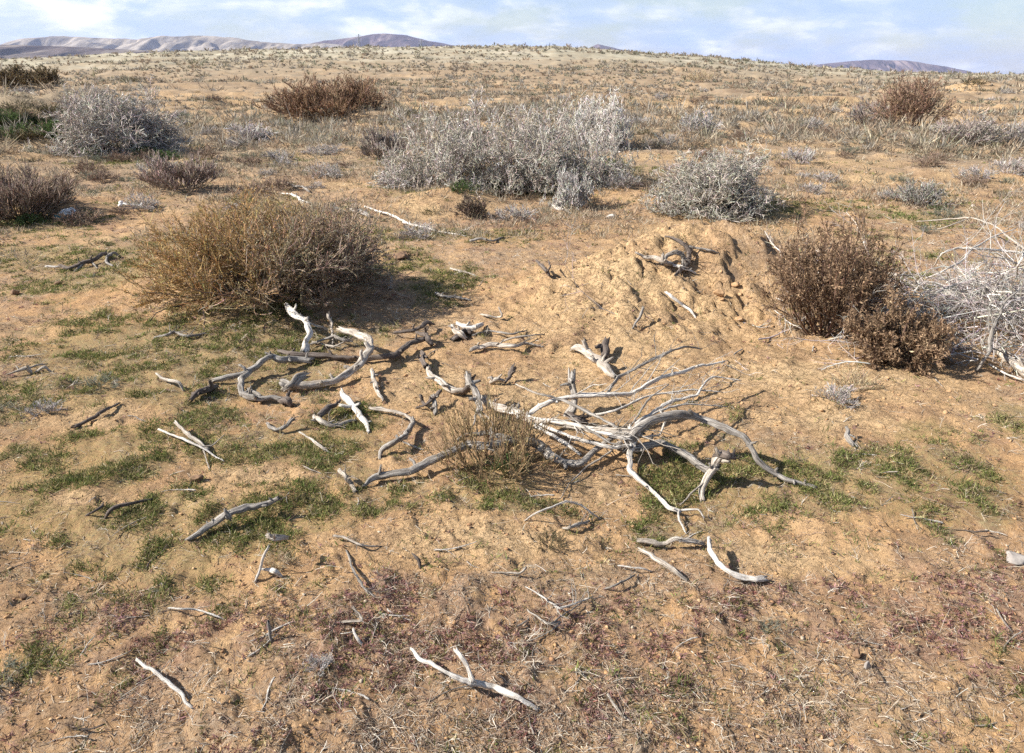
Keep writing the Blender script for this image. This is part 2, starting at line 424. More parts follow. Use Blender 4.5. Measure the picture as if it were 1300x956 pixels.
# ------------------------------------------------------------------ far hills
def hill(name, D, prof, front, back, gully, mat, seed, z0=-20, flattop=.35):
    px = np.array([p[0] for p in prof], float); py = np.array([p[1] for p in prof], float)
    xs = (px - CX) / F * D * 1.0; tops = (95 - py) / F * D + CAMH
    nx, ny = 420, 120
    X = np.linspace(xs[0], xs[-1], nx); t = np.linspace(-1, 1, ny)
    XX, TT = np.meshgrid(X, t, indexing='ij')
    top = np.interp(XX, xs, tops)
    sh = np.where(TT < 0, 1 - sstep(flattop * 0, 1, np.abs(TT)) , 1 - sstep(.1, 1, TT))
    YY = D + np.where(TT < 0, TT * front, TT * back)
    gn = np.abs(fbm(XX / gully + .3 * fbm(XX / gully, YY / gully, 2, seed), YY / (gully * 3.5), 4, seed + 3, .55))
    er = np.clip(1 - gn * 3.0, 0, 1)
    ZZ = z0 + (top - z0) * (sh * (1 - .62 * er * np.clip((1 - sh) * 3, 0, 1) * (.3 + sh)))
    ZZ = ZZ + (top * .03) * fbm(XX / gully * 2, YY / gully * 2, 4, seed + 9)
    V = np.stack([XX, YY, ZZ], -1).reshape(-1, 3)
    i = np.arange(nx - 1)[:, None]; j = np.arange(ny - 1)[None]
    Q = np.stack([i * ny + j, (i + 1) * ny + j, (i + 1) * ny + j + 1, i * ny + j + 1], -1).reshape(-1, 4)
    tag(link(name, mesh_from(name, V, Q, None, mat, True)), kind='structure')
hm1 = mat_hill('scrub_slope', (.07, .055, .055), (.13, .105, .095), (.26, .22, .18), .008)
hm2 = mat_hill('eroded_hill', (.10, .085, .07), (.26, .22, .17), (.45, .385, .31), .012)
hm3 = mat_hill('dark_hill', (.055, .04, .05), (.10, .075, .085), (.24, .185, .175), .007)
hill('hill', 3600, [(-700, 66), (-300, 63), (-60, 61), (40, 61), (120, 63), (220, 68), (330, 75), (430, 84), (520, 96)], 1700, 900, 180, hm1, 3)
hill('hill', 7000, [(-200, 92), (20, 80), (60, 62), (78, 54), (110, 52), (160, 53), (205, 55), (235, 52), (270, 51), (315, 53), (350, 58), (390, 60), (430, 59), (470, 66), (560, 90)], 1500, 1500, 260, hm2, 13)
hill('hill', 8200, [(360, 95), (400, 62), (430, 56), (460, 53), (480, 50), (500, 49), (525, 50), (545, 55), (575, 61), (610, 66), (680, 74), (760, 90)], 1600, 1600, 420, hm3, 23)
hill('hill', 9000, [(690, 84), (725, 70), (742, 65), (752, 60), (764, 63), (778, 66), (800, 69), (850, 73), (900, 77), (960, 84), (1010, 92)], 1300, 1200, 300, hm3, 33)
hill('hill', 9500, [(860, 92), (900, 86), (960, 86), (1000, 85), (1030, 82), (1060, 79), (1080, 78), (1120, 78.5), (1140, 81), (1165, 85), (1190, 90), (1230, 97)], 900, 900, 260, hm3, 43)
hill('hill', 10500, [(1240, 99), (1262, 94.5), (1280, 92), (1330, 90), (1420, 88), (1500, 96)], 900, 900, 260, hm3, 53)

# ------------------------------------------------------------------ gnarled wood
def catmull(P, sub):
    P = np.asarray(P, float); n = len(P)
    if n == 2: return np.array([P[0] * (1 - t) + P[1] * t for t in np.linspace(0, 1, sub * 2)])
    Q = np.vstack([2 * P[0] - P[1], P, 2 * P[-1] - P[-2]]); out = []
    for i in range(1, n):
        p0, p1, p2, p3 = Q[i - 1], Q[i], Q[i + 1], Q[i + 2]
        for t in np.arange(sub) / sub:
            out.append(.5 * ((2 * p1) + (-p0 + p2) * t + (2 * p0 - 5 * p1 + 4 * p2 - p3) * t * t + (-p0 + 3 * p1 - 3 * p2 + p3) * t ** 3))
    out.append(P[-1]); return np.array(out)
def gnarl(pts, rad, sides=9, sub=7, seed=0, rough=.16):
    """swept knobbly branch with broken ends"""
    g = np.random.default_rng(seed)
    PR = catmull(np.hstack([pts, np.asarray(rad)[:, None]]), sub)
    P = PR[:, :3]; R = np.maximum(PR[:, 3], .0008)
    pp = np.asarray(pts, float)
    if len(pp) > 2:
        tt = np.arange(len(P)) / sub; i0 = np.minimum(tt.astype(int), len(pp) - 2); ff = (tt - i0)[:, None]
        P = .42 * P + .58 * (pp[i0] * (1 - ff) + pp[i0 + 1] * ff)
    n = len(P)
    rm = R.mean()
    L0 = np.concatenate([[0], np.cumsum(np.linalg.norm(np.diff(P, axis=0), axis=1))]) / rm
    P = P + (np.stack([fbm(L0 / 8 + seed, np.full(n, s * 7.7 + seed), 3, 71 + s, .55) for s in range(3)], -1)) * rm * 1.3 * np.array([1, 1, .6])
    R = R * (1 + .26 * fbm(L0 / 5 + seed * 3, np.full(n, 2.2), 2, 79))
    T = unit(np.gradient(P, axis=0)); a = np.zeros((n, 3)); a0 = unit(np.cross(T[0], [0.13, .2, 1.]))
    for i in range(n):
        a0 = unit(a0 - T[i] * (a0 @ T[i])); a[i] = a0
    b = np.cross(T, a)
    L = np.concatenate([[0], np.cumsum(np.linalg.norm(np.diff(P, axis=0), axis=1))])
    th = np.arange(sides) * 2 * PI / sides
    tw = L[:, None] * 6
    k = 1 + rough * fbm((np.cos(th)[None] * 1.1 + seed) + tw * .15, L[:, None] / (rm * 13 + .01) + np.sin(th)[None] * 1.3, 3, 77, .5) * 2.0
    k = k + .10 * np.sin(th[None] * 3 + tw) + .16 * fbm(th[None] * 1.9 + tw * .3, L[:, None] / (rm * 22 + .01) + seed, 3, 78, .6) * (rough > .12)
    V = P[:, None] + (R[:, None] * k)[..., None] * (a[:, None] * np.cos(th)[None, :, None] + b[:, None] * np.sin(th)[None, :, None])
    # jagged ends
    for e, sgn in ((0, -1), (-1, 1)):
        V[e] += T[e] * sgn * (g.uniform(-.6, 2.2, sides) * R[e])[:, None]
    i = np.arange(n - 1)[:, None]; j = np.arange(sides)[None]; j2 = (j + 1) % sides
    Q = np.stack([i * sides + j, i * sides + j2, (i + 1) * sides + j2, (i + 1) * sides + j], -1).reshape(-1, 4)
    G = np.zeros((n, sides, 3)); G[..., 0] = L[:, None] + seed * 1.3; G[..., 1] = np.cos(th) ; G[..., 2] = np.sin(th)
    V = np.concatenate([V.reshape(-1, 3), [P[0] + T[0] * R[0] * .1], [P[-1] - T[-1] * R[-1] * .1]]); m = n * sides
    G = np.concatenate([G.reshape(-1, 3), [[seed, 0, 0], [seed + L[-1], 0, 0]]])
    jj = np.arange(sides)
    Tt = np.concatenate([np.stack([np.full(sides, m), (jj + 1) % sides, jj], -1), np.stack([np.full(sides, m + 1), (n - 1) * sides + jj, (n - 1) * sides + (jj + 1) % sides], -1)])
    return V, Q, Tt, G, P, R
WOOD = {'pale': M_PALE, 'grey': M_GREYW, 'dark': M_DARKW, 'white': M_WHITEW}
_seed = [100]
def world_path(path):
    """path: (px, py, height above ground, radius in px)"""
    pts = []; rad = []
    for q in path:
        px, py, h, r = q
        p = at(px, py, h); pts.append(p); rad.append(r * mpp(p))
    return np.array(pts), np.array(rad)
def wood(name, label, cat, parts, group=None, twigs=0):
    """parts: (part name, wood kind, path[, n side twigs])"""
    built = []
    for pt in parts:
        _seed[0] += 1; s = _seed[0]
        P, R = world_path(pt[2]); R = R * .80; thin = R.max() < .006
        V, Q, T, G, PP, RR = gnarl(P, R, 6 if thin else 16, 5 if thin else 9, s, .10 if thin else .17)
        acc = Acc(); acc.add(V, Q, T, G)
        if R.max() > .010 and len(PP) > 16:
            g = np.random.default_rng(s + 5000); m = 2 + len(PP) // 22
            for q in range(m):
                i = g.integers(3, len(PP) - 4); t = unit(PP[i + 1] - PP[i]); d = unit(np.cross(t, g.normal(0, 1, 3)) + t * g.uniform(-.2, .8)); d[2] = abs(d[2])
                q0 = PP[i]; l = RR[i] * g.uniform(1.6, 3.2); rr = RR[i] * g.uniform(.35, .6)
                VV, QQ, TT, GG, _, _ = gnarl(np.array([q0, q0 + d * l * .6, q0 + d * l + g.normal(0, .15, 3) * l]), np.array([rr * 1.3, rr, rr * .75]), 8, 4, s * 7 + q, .17)
                acc.add(VV, QQ, TT, GG)
        if len(pt) > 3 and pt[3]:
            g = np.random.default_rng(s); m = int(pt[3] * 1.7)
            S, D, L, r = kids(PP[None], RR[None], m, .25, 1., g, (.3, 1.), (.12, .35), .35)
            r = np.clip(r, .0014, .0038)
            D[:, 2] = np.abs(D[:, 2]) * .5
            TP, TR = grow(S, D, np.clip(L, .04, .3), r, 5, .16, (0, 0, -.03), g); acc.tube(TP, TR, 4)
            S2, D2, L2, r2 = kids(TP, TR, 2, .3, .9, g, (.3, .9), (.3, .6), .7)
            TP, TR = grow(S2, D2, L2, r2, 4, .2, (0, 0, -.02), g); acc.tube(TP, TR, 3)
        built.append((pt[0], WOOD[pt[1]], acc, P))
    org = built[0][3].mean(0); org[2] = H(org[0], org[1])
    if len(built) == 1:
        o = link(name, built[0][2].mesh(name, built[0][1], True, org), None, org)
        return tag(o, label, cat, group)
    e = link(name, None, None, org); tag(e, label, cat, group)
    for pn, mt, acc, _ in built:
        link(pn, acc.mesh(pn, mt, True, org), e)
    return e

# the big fallen bush skeleton in the middle
wood('dead_bush', 'large bleached dead bush skeleton sprawling across the sand in the middle foreground', 'dead bush', [
    ('limb', 'pale', [(612, 508, .05, 5), (622, 515, .05, 6), (640, 521, .06, 6), (658, 524, .07, 6), (682, 536, .08, 6), (716, 537, .10, 5), (751, 546, .11, 5), (785, 548, .12, 5.5), (808, 551, .12, 7)], 6),
    ('limb', 'grey', [(801, 560, .08, 9), (808, 550, .12, 8), (826, 537, .16, 7), (849, 529, .18, 6.5), (870, 526, .19, 6), (895, 534, .18, 5.5), (923, 544, .17, 5.5), (941, 553, .15, 5), (950, 567, .11, 4.5), (962, 583, .08, 4.5), (983, 599, .04, 4), (1006, 610, .02, 3.8), (1033, 618, .01, 3)]),
    ('limb', 'grey', [(463, 617, .01, 2.5), (483, 605, .02, 5), (520, 600, .03, 6), (543, 588, .05, 6.5), (566, 576, .06, 7), (589, 567, .08, 7), (617, 567, .09, 6.5), (645, 562, .09, 6.5), (668, 559, .08, 7), (686, 565, .06, 7.5), (700, 578, .04, 7), (716, 588, .03, 6), (735, 588, .03, 5), (762, 567, .06, 5), (785, 553, .10, 5), (808, 548, .12, 6)], 3),
    ('limb', 'grey', [(580, 560, .09, 3), (594, 552, .10, 4), (624, 550, .10, 4), (652, 561, .09, 4)]),
    ('limb', 'white', [(655, 530, .08, 3), (675, 524, .10, 4), (688, 514, .13, 4), (709, 507, .15, 4), (739, 502, .16, 4), (769, 501, .17, 4), (797, 501, .17, 3.5), (808, 495, .18, 3.2), (838, 481, .19, 2.8), (872, 470, .2, 2.4), (895, 463, .2, 2), (918, 458, .2, 1.2)], 8),
    ('limb', 'grey', [(769, 501, .17, 2.2), (785, 479, .2, 2.6), (820, 461, .22, 2.3), (849, 447, .23, 2), (872, 440, .22, 1.6), (890, 443, .18, 1)], 5),
    ('limb', 'white', [(665, 528, .08, 3), (682, 541, .08, 3.2), (716, 562, .06, 3), (737, 578, .03, 2.2)]),
    ('limb', 'white', [(640, 523, .07, 2.5), (682, 532, .10, 3), (728, 539, .11, 3), (774, 553, .12, 3), (800, 556, .11, 3)], 6),
    ('limb', 'white', [(660, 528, .06, 2.2), (700, 545, .09, 2.5), (728, 556, .10, 2.4), (774, 568, .09, 2.6), (800, 566, .08, 3)], 4),
    ('limb', 'white', [(801, 545, .12, 5), (803, 562, .08, 5), (800, 578, .05, 4), (802, 601, .03, 3.4), (826, 622, .02, 3.2), (849, 643, .02, 3), (861, 648, .02, 2.6)]),
    ('twig', 'white', [(861, 648, .02, 1.8), (886, 647, .03, 1.6), (893, 657, .01, 1)]),
    ('twig', 'white', [(861, 648, .02, 2), (863, 660, .02, 1.6), (871, 678, .01, 1)]),
    ('twig', 'white', [(751, 528, .12, 1.8), (780, 521, .16, 2), (826, 502, .18, 1.8), (879, 495, .18, 1.5), (918, 498, .15, .8)], 5),
    ('twig', 'white', [(806, 540, .14, 3), (819, 530, .15, 2.8), (849, 511, .17, 2.5), (884, 502, .18, 2), (892, 490, .18, 1.8), (904, 478, .18, 1.4), (941, 483, .14, .8)], 6),
    ('twig', 'white', [(808, 535, .14, 2), (845, 519, .16, 1.8), (872, 513, .16, 1.5), (923, 516, .10, .8)], 5),
    ('twig', 'pale', [(801, 539, .14, 1.6), (814, 520, .18, 1.8), (826, 504, .2, 1.4), (849, 488, .22, .9)], 3),
    ('twig', 'grey', [(690, 500, .18, 1.2), (712, 507, .16, 2.4), (751, 525, .15, 2.4), (775, 538, .13, 2.4), (788, 548, .12, 2.6)]),
    ('twig', 'pale', [(655, 488, .16, 1), (683, 500, .16, 1.6), (712, 507, .15, 1.6), (740, 520, .15, 1.2)], 5),
    ('twig', 'grey', [(720, 525, .12, 1), (745, 545, .12, 1.6), (775, 562, .1, 1.8), (800, 568, .09, 2)], 4),
    ('twig', 'pale', [(800, 575, .05, 2), (787, 560, .1, 2), (770, 577, .06, 1.6), (745, 592, .03, 1.5), (722, 615, .01, 1), (712, 632, .01, .8)]),
    ('twig', 'white', [(812, 555, .1, 2), (838, 552, .1, 1.8), (845, 535, .15, 1.5), (836, 520, .18, 1)], 4),
    ('root', 'grey', [(802, 568, .06, 7), (820, 566, .05, 7), (838, 562, .05, 6.5), (844, 565, .05, 5.5), (865, 575, .05, 5), (879, 583, .05, 5), (900, 599, .06, 5), (908, 594, .09, 5)]),
])
wood('stump', 'short forked grey stump with a dark broken cap right of the bush skeleton', 'stump', [
    ('stem', 'pale', [(924, 577, .14, 4), (913, 579, .13, 6.5), (908, 592, .09, 6), (901, 605, .06, 5.5), (895, 620, .03, 4.5), (894, 635, .0, 4)]),
    ('broken_cap', 'dark', [(915, 577, .14, 6), (924, 577, .15, 6), (930, 580, .145, 4)]),
    ('twig', 'pale', [(912, 590, .09, 1.6), (895, 610, .05, 1.6), (872, 632, .02, 1.4), (864, 642, .01, 1)]),
])
wood('dead_branch', 'pale branch piece with dark blackened head lying left of the upright forked stick', 'dead branch', [
    ('limb', 'pale', [(541, 466, .03, 4), (550, 477, .03, 5), (566, 491, .03, 5.5), (580, 495, .03, 6), (590, 494, .04, 5)]),
    ('head', 'dark', [(534, 448, .05, 3.5), (539, 458, .04, 5), (542, 467, .03, 5)]),
    ('knot', 'dark', [(588, 497, .03, 5), (592, 491, .06, 5), (597, 480, .1, 4)]),
])
wood('dead_branch', 'upright forked grey stick with small root twigs at the left end of the bush skeleton', 'dead branch', [
    ('limb', 'grey', [(597, 477, .16, 5), (602, 490, .13, 5.5), (607, 507, .09, 5), (606, 523, .07, 4.5)]),
    ('twig', 'grey', [(606, 520, .07, 2), (603, 533, .05, 1.6), (596, 546, .03, 1)]),
    ('twig', 'pale', [(606, 522, .07, 2), (615, 535, .06, 1.6), (620, 547, .05, 1)]),
    ('twig', 'pale', [(607, 520, .07, 1.6), (622, 532, .07, 1.4), (632, 548, .05, .9)]),
])
wood('stump', 'upright dark cracked stump standing behind the bush skeleton', 'stump',
     [('stem', 'grey', [(726, 476, .17, 5.5), (728, 488, .13, 6), (728, 505, .08, 6), (725, 518, .04, 6.5), (720, 528, 0, 7)]), 
      ('knot', 'dark', [(722, 527, .01, 5), (733, 534, .02, 5), (742, 536, .01, 3)])])
wood('dead_branch', 'thick pale root piece with a dark side stub below the sand mound', 'dead branch', [
    ('limb', 'pale', [(728, 441, .03, 3), (736, 441, .04, 5), (746, 446, .04, 6), (757, 456, .03, 6), (766, 467, .03, 6), (777, 478, .01, 4)]),
    ('stub', 'dark', [(772, 433, .07, 4), (768, 441, .05, 6), (764, 452, .03, 5)])])
# left gnarled group
wood('dead_branch', 'long looping grey branch with a hooked curl at the left of the foreground wood', 'dead branch', [
    ('limb', 'grey', [(392, 456, .03, 5), (375, 456, .04, 5.5), (358, 457, .06, 5), (347, 453, .08, 5), (338, 454, .08, 5), (326, 465, .06, 5), (306, 475, .04, 4.5), (285, 480, .03, 4), (272, 483, .02, 3.4)]),
    ('limb', 'grey', [(318, 470, .05, 5), (308, 480, .05, 5), (304, 491, .04, 4.6), (309, 500, .03, 4.2), (320, 503, .03, 4.4), (333, 506, .02, 4), (346, 504, .02, 4), (360, 507, .02, 4)]),
    ('knot', 'dark', [(356, 508, .02, 4), (366, 509, .03, 5.5), (370, 514, .01, 3)]),
    ('twig', 'grey', [(316, 495, .03, 3), (326, 500, .03, 2.6), (335, 508, .01, 1.6)])])
wood('dead_branch', 'white crooked branch rising out of the shade below the golden bush', 'dead branch',
     [('limb', 'white', [(367, 387, .14, 3), (373, 398, .12, 5), (388, 413, .11, 5), (391, 424, .09, 5), (390, 436, .05, 5), (387, 447, .02, 5.5)])])
wood('dead_branch', 'long straight dark grey branch lying level behind the hooked branches', 'dead branch', [
    ('limb', 'dark', [(351, 446, .02, 2.5), (370, 450, .03, 4), (412, 453, .03, 4), (440, 455, .03, 4), (460, 456, .03, 4), (488, 454, .03, 4.4), (501, 450, .04, 5), (520, 438, .05, 4.6), (530, 433, .05, 4), (538, 430, .05, 3.5)]),
    ('twig', 'dark', [(529, 421, .06, 2.6), (538, 424, .06, 3.2), (541, 431, .05, 4), (546, 438, .02, 3)]),
    ('twig', 'dark', [(501, 422, .03, 2), (523, 421, .05, 2.6), (534, 414, .06, 3), (541, 410, .06, 3.4), (552, 412, .03, 1.6)])])
wood('dead_branch', 'thick pale curved branch arching like a question mark over the other wood', 'dead branch', [
    ('limb', 'pale', [(434, 418, .10, 5), (452, 423, .12, 6), (465, 429, .13, 6), (470, 441, .12, 5.5), (464, 455, .09, 5.5), (456, 465, .07, 5.5), (442, 474, .05, 5.5), (428, 482, .04, 5), (412, 486, .03, 5), (396, 489, .03, 5.5), (380, 490, .03, 6), (362, 494, .01, 5)]),
    ('knot', 'grey', [(384, 476, .07, 6), (374, 480, .07, 8), (370, 487, .05, 8), (362, 495, .01, 5)])])
wood('dead_branch', 'tangle of thin grey twigs beneath the arching pale branch', 'dead branch', [
    ('twig', 'grey', [(395, 436, .03, 1.8), (412, 430, .05, 2), (425, 426, .06, 2.2), (437, 432, .04, 2.2), (448, 433, .02, 1.5)], 8),
    ('twig', 'pale', [(418, 400, .12, 2.6), (420, 410, .08, 2), (422, 422, .05, 1.6), (423, 437, .02, 1)], 5),
    ('twig', 'pale', [(394, 411, .05, 1.4), (404, 415, .05, 2), (416, 418, .03, 1.4)]),
    ('twig', 'pale', [(398, 434, .02, 1.6), (424, 440, .03, 1.4), (447, 428, .05, 1)], 6)])
wood('stick', 'short pale stick slanting beside the arching branch, nearest its right foot', 'stick', [('w', 'pale', [(471, 471, .04, 3.2), (476, 486, .03, 3.6), (481, 502, .02, 3), (487, 509, .01, 1.5)])])
wood('stick', 'thick smooth white stick slanting in green grass below the arching branch', 'stick', [('w', 'white', [(434, 498, .05, 4), (442, 508, .04, 5), (455, 525, .03, 4.5), (465, 540, .01, 4), (472, 549, .0, 2.6)])])
wood('dead_branch', 'bent two-piece branch, white above and dark curved below, left of the brown tuft', 'dead branch', [
    ('limb', 'pale', [(471, 518, .02, 2.4), (486, 521, .02, 3.4), (501, 523, .03, 3.2), (514, 527, .03, 3), (525, 532, .03, 2.6)]),
    ('limb', 'grey', [(523, 534, .04, 3.6), (521, 543, .04, 4.4), (514, 552, .05, 4.6), (503, 560, .05, 4.4), (492, 567, .03, 4), (484, 573, .02, 3.4), (482, 582, .0, 2.2)]),
    ('twig', 'white', [(507, 557, .03, 1.4), (518, 564, .01, 1.4), (538, 571, .0, 1)])])
wood('dead_branch', 'short curled dark branch with a pale underside in the grass', 'dead branch', [
    ('limb', 'dark', [(432, 508, .05, 1.6), (425, 514, .05, 3), (414, 519, .05, 5), (405, 527, .03, 5)]),
    ('limb', 'pale', [(399, 530, .02, 3.5), (408, 536, .02, 4), (424, 539, .01, 3), (440, 535, .02, 3), (450, 532, .01, 2)], 4)])
wood('stick', 'thin pale split stick below the curled dark branch', 'stick', [('w', 'pale', [(381, 549, .02, 1.3), (396, 558, .03, 1.6), (408, 567, .02, 2.6), (417, 575, .0, 1.8)], 3)])
wood('stick', 'small lichened grey stick with a raised dark end in mossy grass', 'stick', [('w', 'grey', [(338, 538, .01, 2), (350, 545, .02, 2.8), (362, 541, .03, 3.2), (370, 532, .05, 3)], 3)])
wood('dead_branch', 'star of thin white sticks crossing on the mossy slope at left', 'dead branch', [
    ('twig', 'white', [(201, 545, .02, 1.6), (226, 555, .03, 2), (252, 566, .03, 2), (270, 576, .02, 1.6), (284, 586, .01, 1)]),
    ('twig', 'pale', [(223, 538, .04, 2.4), (238, 550, .04, 3), (256, 564, .03, 3), (264, 570, .02, 2)]),
    ('twig', 'pale', [(250, 566, .03, 1.4), (268, 566, .04, 1.2), (286, 551, .06, .8)]),
    ('twig', 'pale', [(256, 566, .02, 1.4), (262, 580, .01, 1.2), (266, 596, .0, .9)])])
wood('stick', 'crooked pale stick at the upper edge of the moss, left of the looping branch', 'stick', [('w', 'pale', [(198, 475, .03, 2), (209, 481, .03, 2.6), (220, 484, .03, 2.8), (228, 486, .04, 2.6), (233, 497, .0, 2)])])
wood('dead_branch', 'charred black log end lying at the left tip of the looping branch', 'dead branch', [('w', 'dark', [(247, 506, .02, 3.5), (252, 498, .03, 5), (262, 493, .03, 6), (275, 490, .02, 4)])])
wood('stick', 'flat twiggy grey stick on the mossy ground below the golden bush', 'stick', [('w', 'grey', [(198, 428, .01, 1.6), (210, 426, .03, 2), (220, 422, .03, 2.4), (240, 427, .02, 2), (260, 423, .01, 1.2)], 6)])
wood('dead_branch', 'dark forked branch on the ground left of the golden bush', 'dead branch', [
    ('limb', 'dark', [(77, 338, .03, 2.6), (90, 340, .03, 3), (104, 334, .04, 3), (120, 328, .05, 3), (133, 322, .05, 3)], 4),
    ('limb', 'white', [(58, 338, .02, 1.6), (70, 339, .02, 1.8), (80, 338, .02, 1.6)]),
    ('twig', 'grey', [(96, 345, .0, 2), (106, 335, .03, 2), (116, 333, .02, 1.6), (125, 341, .0, 1)])])
wood('stick', 'small hooked stick, dark above and white below, beside the dark forked branch', 'stick', [('w', 'grey', [(150, 324, .02, 2), (145, 321, .04, 2.4), (137, 326, .03, 2), (135, 332, .01, 2), (144, 338, .0, 1.6)])])
wood('dead_branch', 'low pale crooked twig piece at the far left edge on the moss', 'dead branch', [
    ('limb', 'pale', [(8, 476, .01, 1.2), (22, 471, .03, 2.6), (33, 467, .04, 3.4), (40, 473, .01, 2)]),
    ('twig', 'grey', [(33, 468, .04, 1.6), (46, 464, .03, 1.4), (60, 462, .01, 1)]),
    ('twig', 'pale', [(46, 472, .01, 1.6), (55, 466, .03, 2), (63, 472, .0, 1.6)])])
wood('stick', 'long thin dark stick lying on bare sand near the left edge', 'stick', [('w', 'dark', [(97, 541, .01, 3), (113, 533, .02, 3), (132, 522, .02, 2.4), (151, 512, .01, 1.4)])])
wood('dead_branch', 'lone knotty grey branch slanting on the sand at lower left', 'dead branch', [
    ('limb', 'grey', [(240, 683, .01, 3.4), (252, 676, .02, 4.6), (268, 666, .03, 4.4), (284, 655, .05, 5), (300, 649, .05, 5), (313, 645, .05, 4.6), (328, 643, .05, 4.4), (342, 638, .06, 4.2), (355, 632, .06, 3.4)]),
    ('knot', 'grey', [(286, 648, .07, 3), (289, 655, .05, 4.5)])])
wood('stick', 'dark bent stick on the sand left of the knotty grey branch', 'stick', [('w', 'dark', [(133, 658, .0, 2), (140, 648, .03, 3), (152, 641, .03, 3), (172, 637, .03, 2.6), (198, 632, .0, 1.2)])])
wood('stick', 'small dark crooked twig just left of the dark bent stick', 'stick', [('w', 'dark', [(109, 655, .0, 1.6), (118, 649, .02, 2.4), (128, 643, .02, 2), (131, 638, .01, 1)])])
wood('dead_branch', 'thin white upright twig with a flat chip at its head', 'dead branch', [
    ('twig', 'white', [(325, 738, .0, 2), (330, 722, .03, 2.2), (334, 710, .06, 2.2), (341, 694, .1, 2)]),
    ('chip', 'pale', [(341, 681, .12, 3), (350, 683, .12, 5), (363, 683, .1, 3)])])
wood('wood_chip', 'small white crumpled wood chip beside the foot of the upright twig', 'wood chip', [('w', 'white', [(333, 722, .02, 2), (344, 724, .02, 3.4), (350, 726, .03, 4), (356, 731, .01, 2.4)])])
wood('stick', 'bleached white stick crossing the bottom left foreground, left of the pair', 'stick', [('w', 'white', [(173, 838, .04, 2.6), (184, 846, .04, 3), (197, 853, .04, 3.2), (211, 864, .03, 3.2), (228, 880, .02, 3), (246, 900, .0, 2)])])
wood('stick', 'thin reddish white straw stick lying flat above the bottom left stick', 'stick', [('w', 'white', [(215, 772, .01, 1.4), (230, 773, .02, 1.5), (250, 774, .02, 1.5), (270, 780, .02, 1.5), (288, 787, .0, 1)])])
wood('stick', 'short upright grey peg of wood among the red groundcover', 'stick', [('w', 'grey', [(341, 790, .06, 2.2), (343, 802, .03, 2.4), (345, 815, .0, 2.2)])])
wood('dead_branch', 'long white V-shaped branch at the bottom middle of the picture', 'dead branch', [
    ('limb', 'white', [(521, 825, .06, 2), (538, 837, .06, 3), (558, 849, .06, 3.4), (580, 860, .05, 3.8), (600, 866, .04, 4), (625, 872, .03, 4), (655, 885, .02, 3.6), (680, 900, .0, 2.5)]),
    ('limb', 'white', [(578, 826, .1, 3), (586, 834, .09, 3.6), (594, 846, .07, 3.8), (602, 862, .05, 4)])])
wood('stick', 'thin pale crooked twig in the litter at lower left centre', 'stick', [('w', 'pale', [(428, 790, .0, 1.8), (445, 789, .02, 2), (460, 788, .03, 2), (456, 780, .04, 1.6), (449, 770, .05, 1)], 3)])
wood('stick', 'short white peg just below the pale crooked twig', 'stick', [('w', 'white', [(448, 800, .03, 2), (455, 810, .02, 2.6), (461, 820, .0, 2)])])
wood('dead_branch', 'bundle of thin grey twigs lying left of the bare patch', 'dead branch', [
    ('twig', 'pale', [(425, 680, .02, 2), (440, 684, .02, 2), (458, 692, .03, 1.8), (485, 694, .0, 1)], 4),
    ('twig', 'grey', [(440, 700, .0, 1.6), (452, 730, .03, 2.2), (463, 748, .02, 1.8), (480, 760, .0, 1.2)], 5)])
wood('dead_branch', 'bowed white twig bridging the sand below the brown tuft', 'dead branch', [('w', 'white', [(666, 661, .0, 1.2), (682, 651, .04, 1.7), (702, 643, .06, 1.8), (718, 637, .08, 2), (738, 641, .06, 1.8), (750, 650, .03, 1.5), (761, 658, .0, 1)], 3)])
wood('stick', 'short flaky pale stick just below the bowed white twig', 'stick', [('w', 'pale', [(714, 671, .0, 2), (722, 670, .02, 3), (734, 666, .02, 3), (747, 661, .01, 2)], 3)])
wood('stick', 'small grey stub half in shade left of the brown tuft foot', 'stick', [('w', 'pale', [(432, 597, .04, 3), (440, 605, .05, 4), (447, 614, .02, 4), (452, 624, .0, 3)], 3)])
wood('dead_branch', 'level pale stick lying under the dead twigs at lower right', 'dead branch', [('w', 'pale', [(812, 686, .02, 4), (828, 688, .02, 4.2), (840, 690, .02, 4), (858, 684, .04, 4), (875, 687, .03, 4), (890, 690, .01, 2.6)], 3)])
wood('stick', 'straight pale stick slanting down just below the level stick', 'stick', [('w', 'pale', [(812, 697, .02, 3), (826, 706, .03, 3.6), (842, 716, .03, 3.6), (858, 727, .02, 3.4), (873, 736, .0, 3)])])
wood('stick', 'smooth curved bone-white branch at lower right', 'stick', [('w', 'white', [(900, 684, .06, 2.6), (904, 698, .05, 3.4), (913, 714, .04, 4), (926, 726, .03, 4.2), (944, 734, .02, 4.4), (958, 737, .02, 4.6), (968, 737, .01, 4)])])
wood('stick', 'thin straight white twig below the straight pale stick', 'stick', [('w', 'white', [(786, 718, .01, 1.4), (800, 720, .02, 1.5), (816, 722, .02, 1.4), (830, 726, .0, 1)])])
wood('stick', 'small grey twig slanting up to the right in the red groundcover', 'stick', [('w', 'grey', [(766, 748, .0, 1.4), (778, 744, .02, 1.8), (792, 738, .02, 1.8), (806, 730, .01, 1.2)], 2)])
wood('dead_branch', 'sprawled tangle of thin twigs on the sand at the bottom right of centre', 'dead branch', [
    ('twig', 'white', [(668, 745, .0, 1), (688, 757, .03, 1.3), (710, 772, .04, 1.8), (735, 765, .03, 1.5), (752, 758, .0, 1)], 8),
    ('twig', 'pale', [(663, 770, .0, .9), (678, 780, .02, 1.3), (694, 791, .03, 2), (712, 790, .02, 1.6)], 5),
    ('twig', 'grey', [(700, 792, .02, 1.6), (716, 780, .03, 1.4), (738, 766, .01, .9)])])
